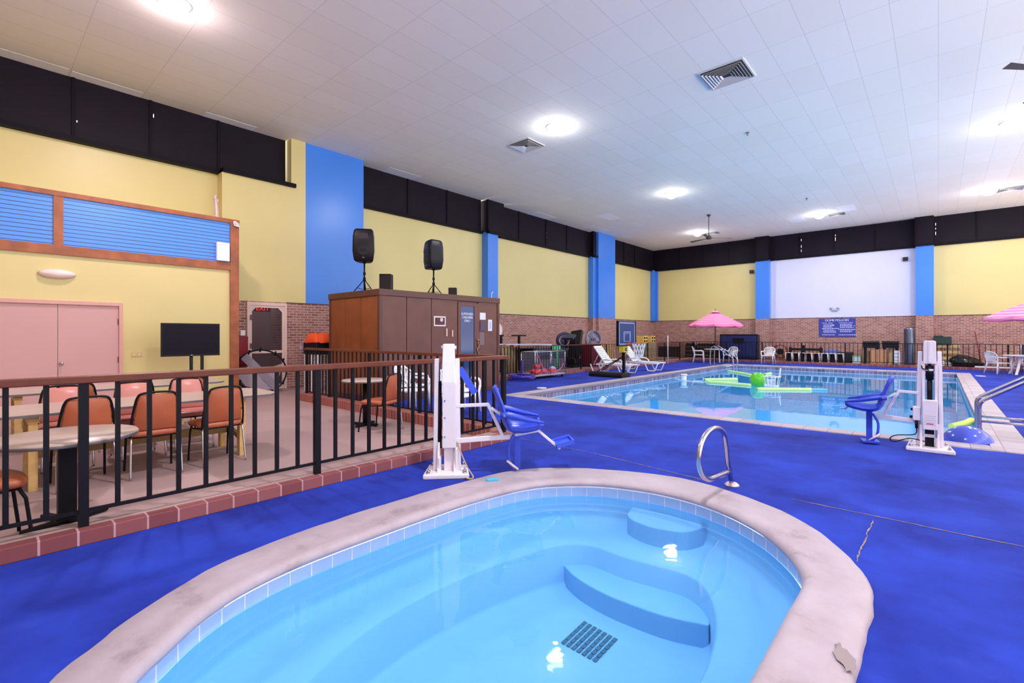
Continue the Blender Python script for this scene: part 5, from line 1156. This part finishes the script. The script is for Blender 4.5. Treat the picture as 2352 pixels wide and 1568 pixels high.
# small wall devices
for k,(u,v,wh,lab) in enumerate(((1727,624,YB,'small dark device high on the yellow rear wall left of the blue pilaster'),(2080,595,YB-.03,'small dark device high on the white rear panel'))):
    x=xY(u,wh);t=thing('wall_sensor',lab,'sensor',(x,wh-.01,zAt(x,wh,v)));obj('housing',MB().box(-.1,.1,-.12,0,-.09,.09),mat('sensor','#3c3438',.5),t,bevel=.01);obj('lens',MB().box(-.08,.08,-.13,-.12,.01,.06).box(-.08,.08,-.13,-.12,-.07,-.02),BLACKP,t)
x=xY(1917,YB-.04);t=thing('emergency_light','small twin head emergency light low on the white rear panel','light',(x,YB-.04,zAt(x,YB,711)));obj('housing',MB().box(-.14,.14,-.08,0,-.06,.02),mat('em_grey','#b2b0c4',.5),t,bevel=.01)
for sx in (-1,1): obj('lamp_head',MB().lathe([(.02,0),(.06,.03),(.065,.1),(0,.1)],14,(sx*.15,-.06,.02)),MATS['em_grey'],t)
# ================= FLOATING TOYS =================
WZ=-.18
A=G(1742,872,WZ+.3);r=.5*50/F*((-A.x*SI+A.y*CO))
A=G(1741,885,WZ);tt=-A.x*SI+A.y*CO;r=17/F*tt
tag(obj('green_ball',MB().ball((0,0,0),r,r,r,28,18),mat('ball_green','#5fc81e',.3,var=.08,vs=2,coat=.3),loc=(A.x,A.y,WZ+r*.78)),'bright green ball floating on the pool','ball')
NG=mat('noodle_green','#cdf49a',.6)
def noodle(a,b,label,r=.055,m_=NG):
    P=G(*a,WZ);Q=G(*b,WZ);mid=(P+Q)/2;mid.z=WZ+.02
    P=P+Vector((0,0,.02));Q=Q+Vector((0,0,.02))
    t=thing('pool_noodle',label,'pool noodle',mid,group='pale green pool noodles')
    obj('foam',MB().tube(smoothpath([P-mid,Vector((.03,.03,.0)),Q-mid],5),r,10),m_,t)
    obj('end_hole',MB().cyl(P-mid,P-mid+(P-Q).normalized()*.004,r*.45,10),mat('hole','#5a8a4a',.8),t)
noodle((1673,853),(1728,863),'pale green noodle reaching from upper left to the green ball');noodle((1757,861),(1770,858),'short green noodle showing right behind the green ball')
noodle((1618,873),(1693,872),'pale green noodle at the left, the farther of the crossing pair');noodle((1624,878),(1724,886),'pale green noodle at the left, the nearer of the crossing pair')
noodle((1738,895),(1863,896),'long pale green noodle nearest the camera in the pool')
noodle((1863,896),(1900,897),'blue ended foam strip at the right tip of the long noodle',.04,mat('noodle_blue','#6fc0ee',.6))
A=G(1772,887,WZ);t=thing('floating_hoop_net','white floating basket of plastic slats right of the green ball','floating basket',(A.x,A.y,WZ))
b=MB()
for k in range(14):
    a=2*PI*k/14;b.bar((.2*math.cos(a),.2*math.sin(a),-.05),(.26*math.cos(a),.26*math.sin(a),.32),.02,.008)
for z,r_ in ((.02,.21),(.32,.26)): b.tube([(r_*math.cos(a),r_*math.sin(a),z) for a in [2*PI*k/24 for k in range(24)]],.014,6,closed=True)
obj('basket',b,WHT,t);obj('fin',MB().bar((.22,.05,.3),(.24,.1,.6),.05,.01),WHT,t)
A=G(1571,874,WZ);t=thing('rope_float','small white float with a thin rope at the left side of the pool','float',(A.x,A.y,WZ));obj('float_body',MB().cyl((0,0,-.06),(0,0,.2),.09,16).cyl((0,0,.2),(0,0,.24),.12,16),WHT,t)
B_=G(1616,878,WZ)-A;C_=G(1548,867,WZ)-A;obj('rope',MB().tube(smoothpath([(0,0,.01),(B_.x*.4,B_.y*.5,.01),(B_.x*.8,B_.y*.8,.01),(B_.x,B_.y,.01)],4),.012,6).tube(smoothpath([(0,0,.01),(C_.x*.5,C_.y*.4,.01),(C_.x,C_.y,.01)],4),.012,6),WHT,t)
# ================= CEILING FITTINGS =================
def vent(u,v,label,s=.3,rz=0):
    x,y=tile(u,v);t=thing('ceiling_vent',label,'air vent',(x,y,ZC),rz,group='square ceiling vents')
    obj('backing',MB().box(-s,s,-s,s,-.004,.0),mat('vent_dark','#4a4848',.8),t)
    b=MB().box(-s*1.08,s*1.08,-s*1.08,-s,-.02,0).box(-s*1.08,s*1.08,s,s*1.08,-.02,0).box(-s*1.08,-s,-s,s,-.02,0).box(s,s*1.08,-s,s,-.02,0)
    obj('frame',b,mat('vent_white','#d4d2d0',.5),t)
    lv=MB()
    for k in range(1,7):
        q=s*(1-k/7.5);w_=.028
        for sx,sy in ((1,0),(-1,0),(0,1),(0,-1)):
            p=Vector((sx*q,sy*q,-.018));d=Vector((-sy,sx,0));n_=Vector((sx,sy,0))
            lv.add([p-d*q,p+d*q,p+d*(q+w_)+n_*w_+Vector((0,0,-.03)),p-d*(q+w_)+n_*w_+Vector((0,0,-.03))],[(0,1,2,3)])
    obj('louvre',lv,MATS['vent_white'],t,solid=.003)
vent(1669,171,'large louvred ceiling vent in the upper right of the photo',.42);vent(1209,333,'louvred ceiling vent left of the lamp above the cabin end',.36)
vent(1922,491,'small ceiling vent right of the lamp before the rear wall',.3);vent(2322,433,'ceiling vent at the right edge beside the right rear lamp',.34);vent(1637,534,'far ceiling vent beside the farthest lamp',.3)
for k,(u,v) in enumerate(((1853,455),(1717,304))):
    x,y=tile(u,v);t=thing('sprinkler',['tiny dark sprinkler head on the ceiling towards the rear wall','tiny sprinkler head in the middle of the ceiling'][k],'sprinkler',(x,y,ZC));obj('escutcheon',MB().cyl((0,0,0),(0,0,-.015),.05,14),mat('spr','#8a8888',.5),t);obj('head',MB().cyl((0,0,-.015),(0,0,-.07),.018,8).cyl((0,0,-.07),(0,0,-.075),.03,10),MATS['spr'],t)
def ceilfan(x,y,label,rot,drop=.75,L=.75):
    t=thing('ceiling_fan',label,'ceiling fan',(x,y,ZC),rot)
    FM=mat('fan_bronze','#4c443f',.5)
    obj('canopy',MB().lathe([(.02,-.1),(.07,-.06),(.09,0)],20),FM,t);obj('down_rod',MB().cyl((0,0,0),(0,0,-drop),.016,8),FM,t)
    obj('motor',MB().lathe([(0,-drop-.13),(.11,-drop-.12),(.13,-drop-.05),(.08,-drop+.03),(.02,-drop+.06)],24),FM,t)
    for k in range(3):
        a=2*PI*k/3;d=Vector((math.cos(a),math.sin(a),0));n_=Vector((-d.y,d.x,0));z=Vector((0,0,-drop-.08))
        obj('blade',MB().add([d*.1-n_*.03+z,d*L-n_*.07+z+Vector((0,0,-.02)),d*L+n_*.07+z+Vector((0,0,.02)),d*.1+n_*.03+z],[(0,1,2,3)]),FM,t,solid=.008)
x,y=tile(1628,493);ceilfan(x,y,'three blade ceiling fan near the far end of the hall',TH-.05,1.0,1.05)
A_=(F*(ZC-.7-EYE)/(HY-165));a=(2460-CX)/F*A_;x=a*CO-A_*SI;y=a*SI+A_*CO;ceilfan(x,y,'ceiling fan mostly outside the right edge, one blade tip showing',TH+PI+.12,.6,1.35)
# ================= LIGHTS, CAMERA =================
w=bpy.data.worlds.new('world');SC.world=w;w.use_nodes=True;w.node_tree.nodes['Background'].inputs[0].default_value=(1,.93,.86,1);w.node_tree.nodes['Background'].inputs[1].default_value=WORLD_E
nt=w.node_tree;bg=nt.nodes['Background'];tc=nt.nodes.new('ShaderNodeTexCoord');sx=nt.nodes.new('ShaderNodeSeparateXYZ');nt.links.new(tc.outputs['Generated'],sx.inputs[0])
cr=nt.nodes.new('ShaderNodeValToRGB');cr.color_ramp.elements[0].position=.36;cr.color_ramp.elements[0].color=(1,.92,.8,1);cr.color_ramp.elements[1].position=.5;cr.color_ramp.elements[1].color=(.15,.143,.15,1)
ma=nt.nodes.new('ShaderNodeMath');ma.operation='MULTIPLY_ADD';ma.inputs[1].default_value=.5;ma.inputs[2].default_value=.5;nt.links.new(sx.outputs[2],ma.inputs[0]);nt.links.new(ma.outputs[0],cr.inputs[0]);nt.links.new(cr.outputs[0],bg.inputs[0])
LENS=mat('lamp_lens','#ffffff',.3,emit='#ffffff',es=14)
LENSP=mat('lamp_lens_pink','#ffffff',.3,emit='#ffd9f0',es=14)
TRIMW=mat('lamp_ring','#e6e6e6',.4)
WHERE={(400,6):'large round ceiling lamp at the top left over the tables',(1275,291):'round ceiling lamp above the end of the brown cabin beside a vent',(1542,443):'round ceiling lamp in the middle distance over the pool',(1602,533):'farthest round ceiling lamp, under the ceiling fan',(1882,491):'round ceiling lamp near the rear wall beside a small vent',(2272,435):'round ceiling lamp near the rear wall at the right',(2325,280):'large round ceiling lamp at the right edge of the photo'}
def lampat(x,y,label,e,pink=False):
    t=thing('ceiling_lamp',label,'ceiling light',(x,y,ZC),group='round ceiling lamps')
    obj('trim_ring',MB().lathe([(.21,0),(.25,0),(.25,-.012),(.21,-.012)],28),TRIMW,t)
    obj('lens',MB().lathe([(.205,-.02),(.2,-.08),(.17,-.15),(.11,-.2),(.05,-.22),(0,-.225)],24),LENSP if pink else LENS,t)
    l=bpy.data.lights.new('lamp','AREA');l.shape='DISK';l.size=.42;l.energy=e;l.color=(1,.84,.9) if pink else (.95,.96,1)
    o=bpy.data.objects.new('lamp',l);COL.objects.link(o);o.parent=t;o.location=(0,0,-.25)
    l=bpy.data.lights.new('glow','POINT');l.shadow_soft_size=.12;l.energy=e*.13;l.color=(1,.84,.9) if pink else (.95,.96,1)
    o=bpy.data.objects.new('glow',l);COL.objects.link(o);o.parent=t;o.location=(0,0,-.36)
for (u,v),lab in WHERE.items():
    x,y=tile(u,v);lampat(x,y,lab,LAMP_E*(1.15 if u==400 else 1),u==400)
for x,y in ((-1.5,2.9),(3.5,8),(4.5,14),(3.2,20),(-6,-4)):  # unseen ceiling lamps added to brighten the tub and pool side
    l=bpy.data.lights.new('lamp','AREA');l.shape='DISK';l.size=.42;l.energy=LAMP_E*(2.1 if x==-1.5 else .5);l.color=(.95,.96,1)
    t=thing('ceiling_lamp','added unseen fill lamp outside the picture at %d, %d metres'%(x,y),'ceiling light',(x,y,ZC),group='round ceiling lamps')
    o=bpy.data.objects.new('lamp',l);COL.objects.link(o);o.parent=t;o.location=(0,0,-.25)
    obj('lens',MB().lathe([(.205,-.02),(.2,-.08),(.17,-.15),(.11,-.2),(.05,-.22),(0,-.225)],24),LENS,t)
t=thing('lobby_fill_lamp','small unseen lamp added to brighten the lobby beyond the screen door','ceiling light',(-15.4,(dY0+dY1)/2,2.9))  # added lamp, out of sight, lifts the dark lobby behind the screen
obj('lens',MB().cyl((0,0,-.04),(0,0,0),.12,16),LENS,t)
l=bpy.data.lights.new('lobby_fill_glow','POINT');l.energy=30;l.shadow_soft_size=.1;l.color=(1,.85,.85);o=bpy.data.objects.new('lobby_fill_glow',l);COL.objects.link(o);o.parent=t;o.location=(0,0,-.3)
l=bpy.data.lights.new('underwater_lamp','AREA');l.shape='DISK';l.size=.25;l.energy=420;l.color=(.85,.97,1)
o=bpy.data.objects.new('underwater_lamp',l);COL.objects.link(o);o.parent=pool;o.location=(-.1,9.1,-.75);o.rotation_euler=(-PI/2,0,0)
cam=bpy.data.cameras.new('camera');co=bpy.data.objects.new('camera',cam);COL.objects.link(co)
cam.sensor_width=36;cam.lens=F/2352*36;cam.shift_y=-16/2352;cam.clip_end=200
co.location=(0,0,EYE);co.rotation_euler=(PI/2,0,TH);SC.camera=co
SC.view_settings.view_transform='Standard';SC.view_settings.look='None';SC.view_settings.gamma=1;SC.view_settings.exposure=EXPO
